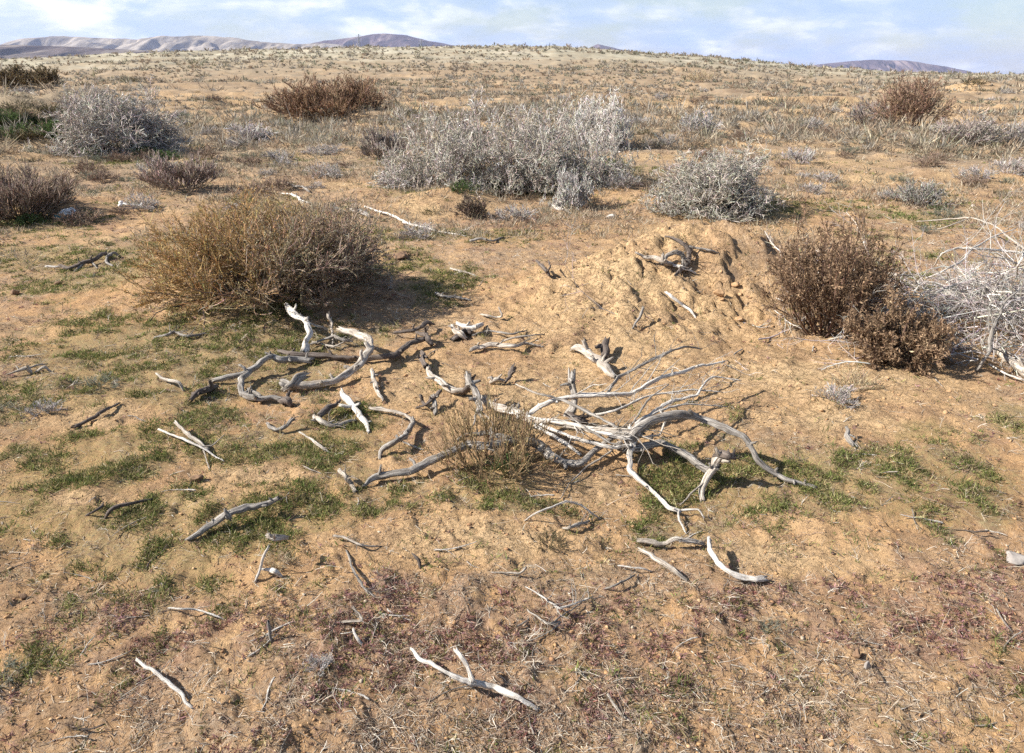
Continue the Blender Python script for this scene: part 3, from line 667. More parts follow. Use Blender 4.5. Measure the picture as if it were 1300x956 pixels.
wood('stick', 'thin grey stick with a root knot lying flat at bottom centre', 'stick', [('w', 'pale', [(624, 727, .0, 1.4), (640, 727, .01, 1.6), (660, 728, .02, 1.8), (667, 722, .03, 1.8)], 3)])
wood('stick', 'small dark upright chip left of bottom centre', 'stick', [('w', 'dark', [(523, 703, .04, 1.6), (529, 710, .03, 2.6), (534, 722, .0, 2.6)])])
wood('stick', 'pale stick leaning down the right slope of the sand mound', 'stick', [('w', 'white', [(845, 370, .05, 1.6), (852, 376, .05, 2.2), (866, 387, .03, 2.2), (878, 395, .02, 2), (884, 404, .0, 1)])])
wood('stick', 'thin upright brown stick casting a shadow halfway up the sand mound', 'stick', [('w', 'grey', [(815, 392, .10, 2.2), (812, 402, .06, 2.2), (806, 412, .03, 1.6), (799, 420, .0, 1)])])
wood('dead_branch', 'knotted dark root clump on the crest of the sand mound', 'dead branch', [
    ('root', 'pale', [(808, 322, .04, 1.5), (818, 326, .04, 2.4), (832, 327, .05, 3), (842, 331, .05, 4), (852, 336, .03, 4)], 3),
    ('root', 'dark', [(846, 300, .05, 1.5), (858, 304, .06, 2), (868, 310, .07, 2.6), (876, 318, .08, 3.2), (874, 330, .05, 3.6), (866, 340, .03, 3.6), (858, 350, .0, 2)], 4),
    ('knot', 'grey', [(843, 332, .03, 3), (848, 324, .06, 3), (858, 320, .07, 3.4), (866, 325, .05, 3), (868, 334, .03, 3)], 6),
    ('root', 'grey', [(874, 314, .06, 2.2), (888, 315, .05, 2), (902, 318, .03, 1.6), (914, 322, .0, 1)]),
    ('root', 'white', [(856, 337, .05, 2), (866, 339, .05, 2.4), (876, 343, .03, 2), (883, 347, .0, 1)])])
wood('dead_branch', 'little dark antler-like twig on the left foot of the sand mound', 'dead branch', [
    ('twig', 'dark', [(681, 331, .12, 2), (688, 337, .10, 2.4), (695, 343, .06, 2.4), (698, 350, .03, 2), (706, 351, .0, 1.4)]),
    ('twig', 'dark', [(695, 345, .06, 1.6), (698, 338, .09, 1.4), (697, 331, .11, .9)])])
wood('dead_branch', 'pale crossed root pieces on the sand right of the long straight branch', 'dead branch', [
    ('root', 'pale', [(573, 414, .05, 3), (579, 421, .04, 4), (586, 424, .04, 5), (592, 430, .01, 3)]),
    ('root', 'white', [(582, 411, .06, 3), (592, 415, .06, 4), (602, 415, .05, 4), (611, 412, .03, 3)]),
    ('root', 'dark', [(578, 428, .02, 4), (588, 420, .03, 5), (598, 423, .01, 4)])])
wood('dead_branch', 'low grey branch lying level on the open sand in the middle', 'dead branch', [
    ('limb', 'pale', [(597, 444, .02, 3), (608, 440, .03, 4.2), (620, 437, .03, 4), (634, 438, .03, 3.4), (650, 439, .03, 3), (668, 437, .02, 2.4), (690, 441, .0, 1.4)], 4),
    ('twig', 'grey', [(600, 425, .02, 1.4), (622, 420, .03, 1.6), (648, 424, .03, 1.6), (668, 420, .01, 1)], 4),
    ('twig', 'pale', [(640, 433, .02, 1.6), (655, 428, .04, 1.6), (690, 424, .01, 1)], 3)])
wood('stick', 'short level white stick with an upright spur left of the mound', 'stick', [('w', 'pale', [(611, 399, .02, 1.4), (620, 401, .02, 1.8), (632, 403, .02, 1.6), (637, 402, .03, 1.6), (634, 390, .09, 1)])])
wood('dead_branch', 'small dark cross-shaped root lying left of the brown tuft', 'dead branch', [
    ('root', 'dark', [(528, 518, .0, 1.4), (540, 512, .03, 2.2), (552, 505, .05, 3.2), (560, 496, .06, 2.6)]),
    ('root', 'grey', [(549, 503, .05, 3), (551, 514, .03, 4), (553, 526, .0, 3.4)]),
    ('root', 'dark', [(535, 503, .05, 2.4), (537, 510, .02, 2.6), (540, 514, .02, 2)])])
wood('dead_branch', 'dark split chip standing with a pale chunk beside it, above the brown tuft', 'dead branch', [
    ('chip', 'dark', [(652, 468, .07, 4), (647, 476, .04, 4), (641, 486, .01, 2)]),
    ('chip', 'pale', [(625, 486, .01, 3), (630, 482, .03, 4.5), (637, 483, .02, 3)])])
wood('log', 'pale broken log butt poking in from the right edge below the brushwood', 'log', [('w', 'pale', [(1262, 437, .04, 4), (1270, 446, .05, 6), (1284, 456, .05, 7), (1300, 467, .05, 7.5), (1325, 482, .04, 8)])])
wood('stick', 'short dark split stick upright on the sand right of the arching limb', 'stick', [('w', 'grey', [(1073, 543, .05, 2.4), (1078, 553, .03, 3.6), (1083, 563, .01, 3.6), (1086, 569, .0, 2)])])
wood('dead_branch', 'small dark wishbone twig lying behind the golden bush', 'dead branch', [
    ('twig', 'grey', [(362, 232, .04, 1.4), (372, 236, .04, 2), (384, 237, .05, 2.2), (393, 243, .02, 1.6)], 3),
    ('twig', 'white', [(355, 245, .01, 1), (370, 247, .03, 1.6), (378, 250, .04, 2.2), (385, 256, .02, 2), (395, 258, .0, 1)])])
wood('stick', 'short curved pale twig on bare sand between the golden bush and the white shrub', 'stick', [('w', 'grey', [(405, 226, .01, 1.2), (410, 222, .04, 1.6), (418, 222, .04, 1.4), (424, 226, .02, 1.4), (433, 224, .01, 1.2)])])
wood('dead_branch', 'long thin pale branch lying behind the small red clod mound', 'dead branch', [
    ('limb', 'white', [(463, 262, .02, 1.2), (480, 268, .03, 1.6), (500, 274, .03, 1.8), (520, 285, .03, 2), (540, 289, .02, 1.8), (560, 294, .01, 1.4), (590, 300, .0, 1)], 6),
    ('limb', 'grey', [(446, 266, .03, 2.4), (458, 269, .04, 3.4), (470, 276, .01, 2.4)])])
wood('stick', 'grey level stick lying in front of the long thin pale branch', 'stick', [('w', 'grey', [(597, 306, .02, 1.4), (612, 303, .03, 1.8), (626, 306, .02, 1.8), (638, 301, .01, 1.2)])])
wood('stick', 'pale twiggy stick on the green strip left of the mound', 'stick', [('w', 'pale', [(572, 341, .02, 1.2), (582, 344, .02, 1.8), (592, 346, .02, 1.6), (605, 351, .0, 1)], 3)])
wood('stick', 'thicker grey stick below the pale twiggy stick on the green strip', 'stick', [('w', 'grey', [(554, 374, .02, 2.4), (568, 377, .02, 2.6), (582, 378, .02, 2.2), (598, 381, .0, 1.6)], 2)])
wood('stick', 'pale twig pointing at the sky in front of the white shrub', 'stick', [('w', 'grey', [(495, 366, .01, 3.4), (496, 359, .04, 3.4), (498, 351, .07, 2)])])
wood('stick', 'low white stick lying right of the bushy white shrub foot', 'stick', [('w', 'white', [(703, 261, .02, 2), (710, 265, .02, 2.6), (718, 268, .01, 2), (724, 271, .0, 1)])])

# ------------------------------------------------------------------ shrubs
def shrub_geo(spec, g):
    """returns accs: stems, twigs, foliage in unit-ish local space"""
    n0 = spec['n0']; a = g.uniform(0, 2 * PI, n0); rr = np.sqrt(g.uniform(0, 1, n0)) * spec.get('base', .25)
    bx = rr * np.cos(a) * spec.get('bx', 1.); by = rr * np.sin(a)
    S = np.stack([bx, by, np.full(n0, -.03)], -1)
    if 'clumps' in spec:
        cl = np.array(spec['clumps']); k = g.integers(0, len(cl), n0)
        S[:, :2] = cl[k, :2] + np.stack([rr * np.cos(a), rr * np.sin(a)], -1)
    el = g.uniform(*spec['el'], n0); az = a + g.normal(0, .6, n0)
    D = np.stack([np.cos(el) * np.cos(az), np.cos(el) * np.sin(az), np.sin(el)], -1)
    L = g.uniform(.6, 1., n0) * spec['L'] * (cl[k, 2] if 'clumps' in spec else 1.)
    P, R = grow(S, D, L, np.full(n0, spec['r']) * g.uniform(.6, 1.2, n0), 6, spec['jit'], (0, 0, spec.get('lift', .05)), g)
    lev = [(P, R)]
    for (m, lo, hi, ang, lr, k, jit, lift) in spec['lv']:
        S, D, L, r = kids(P, R, m, lo, hi, g, ang, lr, .62)
        D[:, 2] += lift
        keep = np.ones(len(S), bool)
        P, R = grow(S[keep], D[keep], L[keep], np.maximum(r[keep], spec['rmin']), k, jit, (0, 0, lift * .4), g)
        P[:, :, 2] = np.maximum(P[:, :, 2], .005)
        lev.append((P, R))
    return lev
def fit(lev, W, Hh, extra=()):
    allp = np.concatenate([l[0][:, -1] for l in lev])
    wx = np.percentile(allp[:, 0], 98.5) - np.percentile(allp[:, 0], 1.5)
    wy = np.percentile(allp[:, 1], 98.5) - np.percentile(allp[:, 1], 1.5)
    hz = np.percentile(allp[:, 2], 99)
    cx = (np.percentile(allp[:, 0], 98.5) + np.percentile(allp[:, 0], 1.5)) / 2
    s = np.array([W / wx, W / max(wy, wx * .75), Hh / hz])
    return [((l[0] - [cx, 0, 0]) * s, l[1]) for l in lev]
SP = {}
SP['white'] = dict(n0=38, base=.3, el=(.0, 1.2), L=.9, r=.008, jit=.28, rmin=.0020, lift=.0,
                   lv=[(8, .15, .95, (.4, 1.2), (.4, .7), 5, .3, .04), (6, .2, 1., (.4, 1.2), (.35, .65), 4, .34, .03), (5, .2, 1., (.3, 1.1), (.4, .7), 3, .38, .02)])
SP['brown'] = dict(n0=70, base=.3, el=(.1, 1.45), L=.85, r=.006, jit=.12, rmin=.0022, lift=.04,
                   lv=[(8, .2, .95, (.2, .7), (.35, .6), 4, .12, .25), (7, .15, 1., (.2, .7), (.35, .6), 4, .14, .25)])
SP['dark'] = dict(n0=48, base=.3, el=(.3, 1.45), L=.9, r=.008, jit=.14, rmin=.0024, lift=.03,
                  lv=[(8, .2, .98, (.25, .8), (.3, .5), 4, .16, .12), (5, .2, 1., (.3, .9), (.3, .55), 3, .2, .05)])
SP['small'] = dict(n0=40, base=.25, el=(.2, 1.4), L=.9, r=.006, jit=.15, rmin=.004, lift=.04,
                   lv=[(6, .2, .95, (.3, .9), (.35, .6), 3, .18, .15), (4, .2, 1., (.3, .9), (.35, .6), 2, .2, .1)])
SP['tiny'] = dict(n0=34, base=.35, el=(.15, 1.4), L=.9, r=.006, jit=.12, rmin=.004, lift=.05,
                  lv=[(6, .1, .95, (.3, .9), (.3, .6), 2, .15, .15)])
GREYC = (.36, .32, .295); WHITEC = (.50, .46, .43); OCHRE = (.27, .175, .07); BROWNC = (.22, .145, .095); GREENC = (.12, .13, .055); GREENG = (.22, .24, .17)
def leaf_on(lev, g, per, lnr, wdr, base, dv=.3, droop=0., out=None):
    acc = out or Acc()
    P = lev[-1][0]; n, k1, _ = P.shape
    par = np.repeat(np.arange(n), per); t = g.uniform(.1, 1, n * per) * (k1 - 1); i = np.minimum(t.astype(int), k1 - 2); f = (t - i)[:, None]
    S = P[par, i] * (1 - f) + P[par, i + 1] * f; T = unit(P[par, i + 1] - P[par, i])
    D = unit(T + g.normal(0, .7, S.shape) + [0, 0, -droop])
    col = tint(base, len(S), g, dv) if not callable(base) else base(S, g)
    leafs(acc, S, D, g.uniform(*lnr, len(S)), g.uniform(*wdr, len(S)), g, col)
    return acc
def shrub(name, label, px, py, wpx, hpx, kind, colr, seed, leaf=None, group=None, cat='shrub', spec=None, stemcol=(.12, .095, .08), dy=0.):
    g = np.random.default_rng(seed)
    p = at(px, py); s = mpp(p); W = wpx * s; Hh = hpx * s * 1.04
    if dy: p = np.array([p[0], p[1] + dy, 0.])
    p[2] = H(p[0], p[1])
    sp = dict(SP[kind]); sp.update(spec or {})
    sc = W / 1.6
    lev = fit(shrub_geo(sp, g), W, Hh)
    # follow the terrain under the crown a little
    rs = min(1.6, max(.5, s / .006))
    e = link(name, None, None, p); tag(e, label, cat, group)
    def colf(P, base, dv):
        c = tint(base(P[:, -1], g) if callable(base) else base, len(P), g, dv); return c
    st = Acc(); st.tube(lev[0][0], lev[0][1] * (.7 + .5 * sc), 5, colf(lev[0][0], stemcol if not isinstance(stemcol, str) else colr, .3))
    link('stems', st.mesh('stems', M_TWIG, True), e)
    tw = Acc()
    for P, R in lev[1:]:
        tw.tube(P, np.maximum(R * (.6 + .3 * sc), s * .30), 3, colf(P, colr, .3))
    link('twigs', tw.mesh('twigs', M_TWIG, False), e)
    if leaf:
        fl = Acc()
        for lf in (leaf if isinstance(leaf, list) else [leaf]):
            per, lnr, wdr, base, dv, droop = lf
            leaf_on(lev[1:], g, per, [max(v, s * 1.6) for v in lnr], [max(v, s * .8) for v in wdr], base, dv, droop, fl)
        link('foliage', fl.mesh('foliage', M_LEAF, False), e)
    return e
def ochre_grey(S, g, k=1.):
    f = sstep(-.35, .45, S[:, 0] + g.normal(0, .25, len(S)) - S[:, 2] * .3)[:, None]
    f = np.clip(f + (g.random((len(S), 1)) < .15), 0, 1)
    c = np.array([.38, .25, .11]) * (1 - f) + np.array([.29, .23, .17]) * f
    return np.clip(c * np.exp(g.normal(0, .3, (len(S), 1))) * (1 + g.normal(0, .07, (len(S), 3))), .01, .8)
shrub('shrub', 'big rounded golden brown bush on a low sand hummock at left centre', 340, 374, 266, 100, 'brown', ochre_grey, 11,
      leaf=[(6, (.012, .03), (.004, .008), ochre_grey, .35, 0.)], spec=dict(n0=190, base=.6, L=.8, el=(-.05, 1.5), jit=.2, lift=.01, lv=[(8, .15, .95, (.3, .9), (.35, .6), 4, .18, .12), (7, .15, 1., (.3, .9), (.35, .6), 4, .2, .12)]), stemcol=(.10, .08, .065), dy=.12)
shrub('dead_shrub', 'largest pale grey leafless shrub, wide and tangled, in the middle distance', 640, 234, 300, 90, 'white', (.46, .41, .355), 12,
      leaf=[(1, (.02, .04), (.005, .01), (.24, .25, .19), .4, 0.)],
      spec=dict(n0=100, base=.28, clumps=[(-1.15, 0, .85), (-.6, .2, 1.), (-.8, -.35, .7), (0, .0, .95), (.5, .2, 1.1), (1., 0, .7), (.2, .4, 1.05), (-.1, -.35, .55), (.55, -.3, .5), (-1.5, -.1, .4)], L=.85, el=(.0, 1.15),
                lv=[(7, .15, .95, (.4, 1.2), (.4, .7), 5, .3, .04), (5, .2, 1., (.4, 1.2), (.35, .65), 4, .34, .03), (5, .2, 1., (.3, 1.1), (.4, .7), 3, .38, .02)]), stemcol=(.34, .30, .27))
shrub('dead_shrub', 'whitest bleached shrub standing behind the right end of the largest grey shrub', 757, 190, 84, 62, 'white', (.62, .57, .51), 13, spec=dict(n0=24), stemcol=(.4, .36, .33))
shrub('dead_shrub', 'small curled white shrub drooping over the front edge of the largest grey shrub', 722, 262, 52, 46, 'white', (.48, .45, .41), 14, spec=dict(n0=10, el=(.4, 1.3), r=.016), stemcol=(.45, .42, .38))
shrub('dead_shrub', 'dark brown twiggy dead plant below the front of the largest grey shrub', 598, 275, 40, 26, 'small', (.16, .12, .09), 15)
shrub('dead_shrub', 'pale low wisps of a dead shrub left of the largest grey shrub foot', 525, 238, 90, 30, 'white', (.50, .45, .41), 16, spec=dict(n0=18, el=(.1, .8)), stemcol=(.3, .26, .23))
shrub('shrub', 'rounded grey shrub with green foot right of the largest grey shrub', 900, 268, 140, 70, 'white', (.43, .39, .335), 17,
      leaf=[(1, (.015, .03), (.004, .008), (.20, .21, .15), .3, 0.)], spec=dict(n0=44, el=(.2, 1.5)), stemcol=(.16, .14, .12))
shrub('shrub', 'lilac grey tangled shrub leaning on the hummock at upper left', 154, 192, 140, 70, 'white', (.46, .41, .36), 18, spec=dict(n0=46, el=(.15, 1.4)), stemcol=(.14, .12, .11),
      leaf=[(1, (.015, .03), (.004, .008), (.20, .20, .17), .3, 0.)])
shrub('shrub', 'dense dark brown shrub on the rise at upper left centre', 415, 146, 138, 44, 'brown', (.26, .17, .11), 19,
      leaf=[(2, (.03, .06), (.01, .02), (.27, .17, .11), .3, 0.)], spec=dict(n0=90, base=.6, el=(.0, 1.5), jit=.2), stemcol=(.12, .085, .06))
shrub('shrub', 'olive brown dome shaped shrub far off at the left edge', 32, 108, 70, 22, 'brown', (.15, .11, .06), 20,
      leaf=[(2, (.05, .1), (.02, .04), (.17, .13, .07), .3, 0.)], spec=dict(n0=70, base=.6, el=(0, 1.5), jit=.2), stemcol=(.06, .045, .03))
shrub('shrub', 'grey brown bushy shrub beside the rubbish bag at the left edge', 32, 274, 125, 58, 'brown', (.25, .19, .15), 21, leaf=[(1, (.012, .02), (.004, .006), (.24, .18, .12), .3, 0.)], stemcol=(.10, .075, .06), spec=dict(n0=90))
shrub('shrub', 'small brownish grey shrub just behind the golden bush', 228, 240, 82, 42, 'brown', (.30, .235, .20), 22, stemcol=(.14, .11, .09), spec=dict(n0=50))
shrub('shrub', 'tall thin brown shrub standing above the others at the upper right', 1157, 162, 84, 60, 'dark', (.27, .18, .125), 23,
      leaf=[(1, (.03, .05), (.01, .02), (.28, .18, .11), .3, 0.)], spec=dict(n0=50, el=(.6, 1.5)), stemcol=(.16, .11, .08))
shrub('shrub', 'low grey shrub touching the left side of the tall brown shrub', 1106, 158, 58, 30, 'small', (.28, .235, .21), 24)
shrub('shrub', 'wide grey mauve shrub at the upper right edge', 1232, 182, 82, 36, 'small', (.37, .32, .28), 25, spec=dict(n0=60))
shrub('shrub', 'dark grey shrub cut by the right edge beyond the brushwood', 1296, 184, 40, 26, 'small', (.27, .24, .22), 26)
shrub('shrub', 'small grey green wedge shaped shrub above the dark bush', 1165, 262, 58, 32, 'small', (.34, .31, .28), 27, leaf=[(1, (.02, .04), (.006, .01), (.20, .22, .15), .3, 0.)])
shrub('shrub', 'small pale grey cushion shrub between the upper left shrubs', 322, 180, 56, 22, 'small', (.44, .40, .38), 28)
shrub('shrub', 'soft grey brown shrub left of the largest grey shrub', 489, 200, 54, 36, 'brown', (.32, .27, .23), 29, stemcol=(.18, .14, .12), spec=dict(n0=44))
shrub('shrub', 'pale grey shrub standing alone right of the whitest shrub', 888, 170, 48, 28, 'small', (.44, .41, .38), 30)
# dark brown withered bush on the mound
def wither(S, g):
    f = g.random((len(S), 1)); c = np.array([.18, .115, .07]) * (1 - f) + np.array([.36, .25, .155]) * f
    return np.clip(c * np.exp(g.normal(0, .3, (len(S), 1))), .01, .7)
shrub('withered_bush', 'tall dark brown withered bush on the right shoulder of the sand mound', 1052, 424, 158, 140, 'dark', (.19, .125, .085), 31,
      leaf=[(6, (.014, .032), (.005, .010), wither, .3, .3)], stemcol=(.12, .08, .055), spec=dict(n0=56, el=(.5, 1.5)), dy=.1)
shrub('withered_bush', 'lower rounded brown withered bush in front of the tall dark one', 1140, 461, 112, 74, 'dark', (.24, .165, .11), 32,
      leaf=[(9, (.012, .030), (.005, .010), wither, .3, .5)], stemcol=(.13, .09, .06), spec=dict(n0=52, el=(.05, 1.5)), dy=.06)
shrub('dead_plant', 'single dry brown seed stalk rising above the dark withered bush', 1096, 300, 22, 38, 'tiny', (.20, .12, .08), 33, spec=dict(n0=6, el=(1., 1.5)), cat='dry plant')
shrub('dry_tuft', 'dry brown wispy bush growing through the big dead bush skeleton', 625, 594, 150, 92, 'brown', (.28, .20, .11), 34,
      leaf=[(2, (.01, .02), (.003, .005), (.30, .22, .12), .3, 0.)], spec=dict(n0=75, base=.5, r=.0034, rmin=.0016, el=(.0, 1.4), lv=[(4, .2, .95, (.2, .6), (.35, .6), 3, .12, .2), (3, .15, 1., (.2, .7), (.35, .6), 3, .14, .2)]), stemcol=(.20, .145, .08), cat='dry bush')
# cut brushwood heap at the right
def brush():
    g = np.random.default_rng(35)
    org = at(1262, 432); e = link('brushwood_heap', None, None, org); tag(e, 'heap of tangled bleached dead brushwood at the right edge', 'brushwood heap')
    def big(path, kind='white', tw=6):
        _seed[0] += 1
        P, R = world_path(path); R = R * .6; V, Q, T, G, PP, RR = gnarl(P, R, 7, 6, _seed[0], .1)
        acc = Acc(); acc.add(V, Q, T, G)
        if tw:
            S, D, L, r = kids(PP[None], RR[None], tw, .1, 1., g, (.3, 1.), (.2, .5), .4); r = np.clip(r, .0018, .004)
            TP, TR = grow(S, D, L, r, 6, .16, (0, 0, -.02), g); acc.tube(TP, TR, 4)
            S, D, L, r = kids(TP, TR, 4, .2, 1., g, (.3, 1.), (.3, .6), .7)
            TP, TR = grow(S, D, L, r, 4, .2, (0, 0, .0), g); acc.tube(TP, TR, 3)
        link('branch', acc.mesh('branch', WOOD[kind], True, org), e)
    big([(1165, 281, .06, 1), (1195, 279, .1, 1.4), (1232, 276, .15, 1.6), (1262, 286, .2, 1.8), (1282, 302, .2, 2.2), (1305, 318, .15, 2.4), (1335, 338, .1, 3)], 'pale', 9)
    big([(1232, 276, .15, 1.2), (1205, 287, .08, 1.4), (1185, 292, .02, 1)], 'pale', 5)
    big([(1185, 338, .12, 1.4), (1196, 322, .25, 2), (1215, 315, .3, 2.4), (1240, 316, .3, 2.6), (1270, 318, .3, 3), (1310, 322, .3, 3)])
    big([(1174, 354, .1, 1.4), (1200, 343, .2, 2), (1220, 332, .22, 2.4), (1235, 316, .3, 2), (1262, 300, .35, 1.6), (1290, 290, .4, 1)])
    big([(1122, 346, .05, 3), (1140, 349, .08, 3), (1158, 350, .08, 2)], 'pale', 2)
    big([(1215, 342, .15, 2), (1240, 358, .2, 2.4), (1262, 369, .25, 2.6), (1290, 372, .3, 2.6), (1320, 374, .3, 2)])
    big([(1290, 350, .5, 2), (1293, 335, .6, 2.4), (1300, 320, .65, 2.6), (1320, 300, .7, 2)])
    big([(1240, 470, .02, 3), (1255, 450, .1, 4), (1258, 432, .15, 5), (1262, 415, .2, 4), (1275, 385, .3, 3), (1300, 360, .4, 2)], 'grey')
    big([(1212, 462, .0, 1.2), (1225, 458, .03, 1.8), (1240, 458, .04, 1.6)], 'white', 0)
    big([(1180, 455, .02, 1.2), (1210, 450, .05, 1.6), (1240, 445, .08, 1.2)], 'white', 0)
    big([(1255, 462, .02, 1.8), (1275, 474, .03, 2), (1300, 483, .02, 2)], 'white', 2)
    # mass of interlaced twigs following a heap shape
    acc = Acc()
    c = at(1262, 425); m = 400
    ox = g.normal(.15, .62, m); oy = g.normal(.15, .38, m)
    hh = .50 * np.exp(-((ox - .45) / .75) ** 2 - (oy / .6) ** 2)
    X = c[0] + ox; Y = c[1] + oy
    S = np.stack([X, Y, H(X, Y) + g.uniform(.02, 1., m) * hh + .01], -1)
    az = g.uniform(0, 2 * PI, m); D = np.stack([np.cos(az), np.sin(az), g.normal(0.05, .25, m)], -1)
    P, R = grow(S, D, g.uniform(.2, .7, m), g.uniform(.0022, .006, m), 6, .2, (0, 0, -.02), g)
    acc.tube(P, R, 4, tint((.42, .38, .345), m, g, .35))
    lev = [(P, R)]
    for q in (5, 3):
        S, D, L, r = kids(P, R, q, .1, 1., g, (.3, 1.), (.3, .6), .7); r = np.maximum(r, .0017)
        P, R = grow(S, D, L, r, 4, .22, (0, 0, 0), g)
        P[:, :, 2] = np.maximum(P[:, :, 2], H(P[:, :, 0], P[:, :, 1], False) + .004)
        acc.tube(P, R, 3, tint((.40, .36, .33), len(P), g, .35))
    link('twigs', acc.mesh('twigs', M_TWIG, False, org), e)
brush()

# ------------------------------------------------------------------ solid small things
def lump(seed, sub=3, sq=(1, .8, .6), rough=.25, hard=0.):
    import bmesh
    bm = bmesh.new(); bmesh.ops.create_icosphere(bm, subdivisions=sub, radius=1)
    V = np.array([v.co[:] for v in bm.verts]); T = np.array([[v.index for v in f.verts] for f in bm.faces]); bm.free()
    k = fbm(V[:, 0] * 1.3 + seed * 3.1 + V[:, 2] * .7, V[:, 1] * 1.3 - V[:, 2] * 1.1 + seed, 4, seed, .6)
    if hard:
        for i in range(7):
            g = np.random.default_rng(seed * 17 + i); n = unit(g.normal(0, 1, 3)); d = V @ n; V = V - np.maximum(d - hard, 0)[:, None] * n
    return V * (1 + rough * 2 * k[:, None]) * np.array(sq), T
def plainmat(name, c1, c2, sc, rough=.9, bump=.3):
    m, nt, b = newmat(name); tc = N(nt, 'ShaderNodeTexCoord')
    f = noise(nt, tc.outputs['Object'], sc, 5, .65); nt.links.new(ramp(nt, f, [(.35, c1), (.65, c2)]), b.inputs['Base Color'])
    b.inputs['Roughness'].default_value = rough
    bp = N(nt, 'ShaderNodeBump'); bp.inputs['Strength'].default_value = bump; bp.inputs['Distance'].default_value = .01
    nt.links.new(f, bp.inputs['Height']); nt.links.new(bp.outputs[0], b.inputs['Normal']); return m
M_ROCK = plainmat('pale_stone', (.42, .38, .33), (.62, .58, .52), 18.)
M_ROCKG = plainmat('grey_stone', (.24, .21, .19), (.38, .34, .30), 18.)
M_CLODB = plainmat('dark_earth_clod', (.14, .085, .055), (.24, .15, .09), 40.)
M_CLODS = plainmat('sand_clod', (.34, .20, .10), (.52, .33, .18), 40.)
M_BONE = plainmat('bleached_bone', (.70, .68, .62), (.82, .80, .76), 20., .6)
M_BAG = plainmat('plastic_film', (.70, .74, .76), (.82, .83, .83), 5., .3)
M_BAGD = plainmat('teal_plastic', (.05, .16, .17), (.10, .26, .27), 5., .3)
def stone(name, label, cat, px, py, wpx, hpx, mat, seed, hard=.55, group=None, rough=.2, sink=.3):
    p = at(px, py); s = mpp(p); V, T = lump(seed, 3, (1, .8, hpx / wpx * 1.1), rough, hard)
    o = link(name, mesh_from(name, V * wpx * s * .5, None, T, mat, hard == 0), None, p + np.array([0, 0, hpx * s * .5 * (1 - sink)]))
    return tag(o, label, cat, group)
stone('stone', 'pale angular stone resting inside the brushwood heap', 'stone', 1204, 378, 24, 17, M_ROCK, 3)
stone('stone', 'flat grey stone at the right edge of the foreground', 'stone', 1288, 712, 34, 14, M_ROCKG, 4)
stone('soil_clod', 'dark brown clod standing on the sand at bottom right', 'clod', 1088, 836, 12, 16, M_CLODB, 5)
stone('stone', 'small oval grey stone just right of the dark bottom clod', 'stone', 1101, 849, 9, 15, M_ROCKG, 6)
stone('soil_clod', 'rounded sand clod high on the right side of the mound', 'clod', 932, 364, 13, 7, M_CLODS, 7)
stone('soil_clod', 'sand clod left of the highest rounded clod on the mound', 'clod', 912, 375, 15, 8, M_CLODS, 8)
stone('soil_clod', 'sand clod low on the right side of the mound beside the withered bush', 'clod', 940, 407, 13, 6, M_CLODS, 9)
stone('soil_clod', 'crumbling red earth clod on the little mound beside the golden bush', 'clod', 512, 327, 22, 9, M_CLODB, 10, rough=.45, hard=.4)
stone('soil_clod', 'small dark clod on the litter at the left edge below the forked branch', 'clod', 20, 374, 13, 10, M_CLODB, 12, rough=.35)
stone('soil_clod', 'dark clod half sunk in the litter left of the forked branch end', 'clod', 76, 362, 11, 7, M_CLODB, 13)
stone('stone', 'whitish stone on bare ground behind the stalks at the right', 'stone', 1235, 262, 6, 4, M_ROCK, 14)
stone('stone', 'long low white rock outcrop beside the whitest shrub', 'rock', 778, 146, 44, 12, M_ROCK, 15, rough=.25)
stone('stone', 'pale stone at the right foot of the small curled white shrub', 'stone', 775, 278, 12, 7, M_ROCK, 16)
stone('wood_chip', 'dark blackish lump in the moss at lower left', 'wood lump', 249, 611, 20, 11, M_CLODB, 17, rough=.35)
stone('soil_clod', 'dark clod near the lower left corner', 'clod', 30, 759, 12, 8, M_CLODB, 18)
# bone
def bone():
    a = at(153, 259, .03); b = at(180, 261, .03); s = mpp(a)
    o = (a + b) / 2; e = link('bone', None, None, o); tag(e, 'white weathered bone lying on the red brown ground at left', 'bone')
    V, Q, T, G, _, _ = gnarl(np.array([a, a * .7 + b * .3 + [0, 0, .005], a * .3 + b * .7, b]) - o, np.array([.018, .014, .012, .015]), 10, 6, 900, .05)
    link('shaft', mesh_from('shaft', V, Q, T, M_BONE, True), e)
    for q, (c, w) in enumerate(((a, .028), (b, .021))):
        for sgn in (-1, 1):
            L, T = lump(40 + q, 2, (1, .9, .9), .06)
            link('knuckle', mesh_from('knuckle', L * w + (c - o) + [0, 0.014 * sgn, .016 * sgn], None, T, M_BONE, True), e)
bone()
def bag():
    p = at(86, 278); s = mpp(p); e = link('rubbish_bag', None, None, p); tag(e, 'crumpled white and teal plastic bag beside the left edge shrub', 'rubbish bag')
    V, T = lump(61, 4, (1, .8, .55), .35); link('film', mesh_from('film', V * 9 * s + [0, 0.02, 8 * s], None, T, M_BAG), e)
    V, T = lump(62, 4, (1, .8, .5), .35); link('film', mesh_from('film', V * 9 * s + [-6 * s, -.01, 3 * s], None, T, M_BAGD), e)
    V, T = lump(63, 3, (1, .8, .5), .35); link('scrap', mesh_from('scrap', V * 3 * s + [8 * s, -.1, 1 * s], None, T, M_BAG), e)
bag()
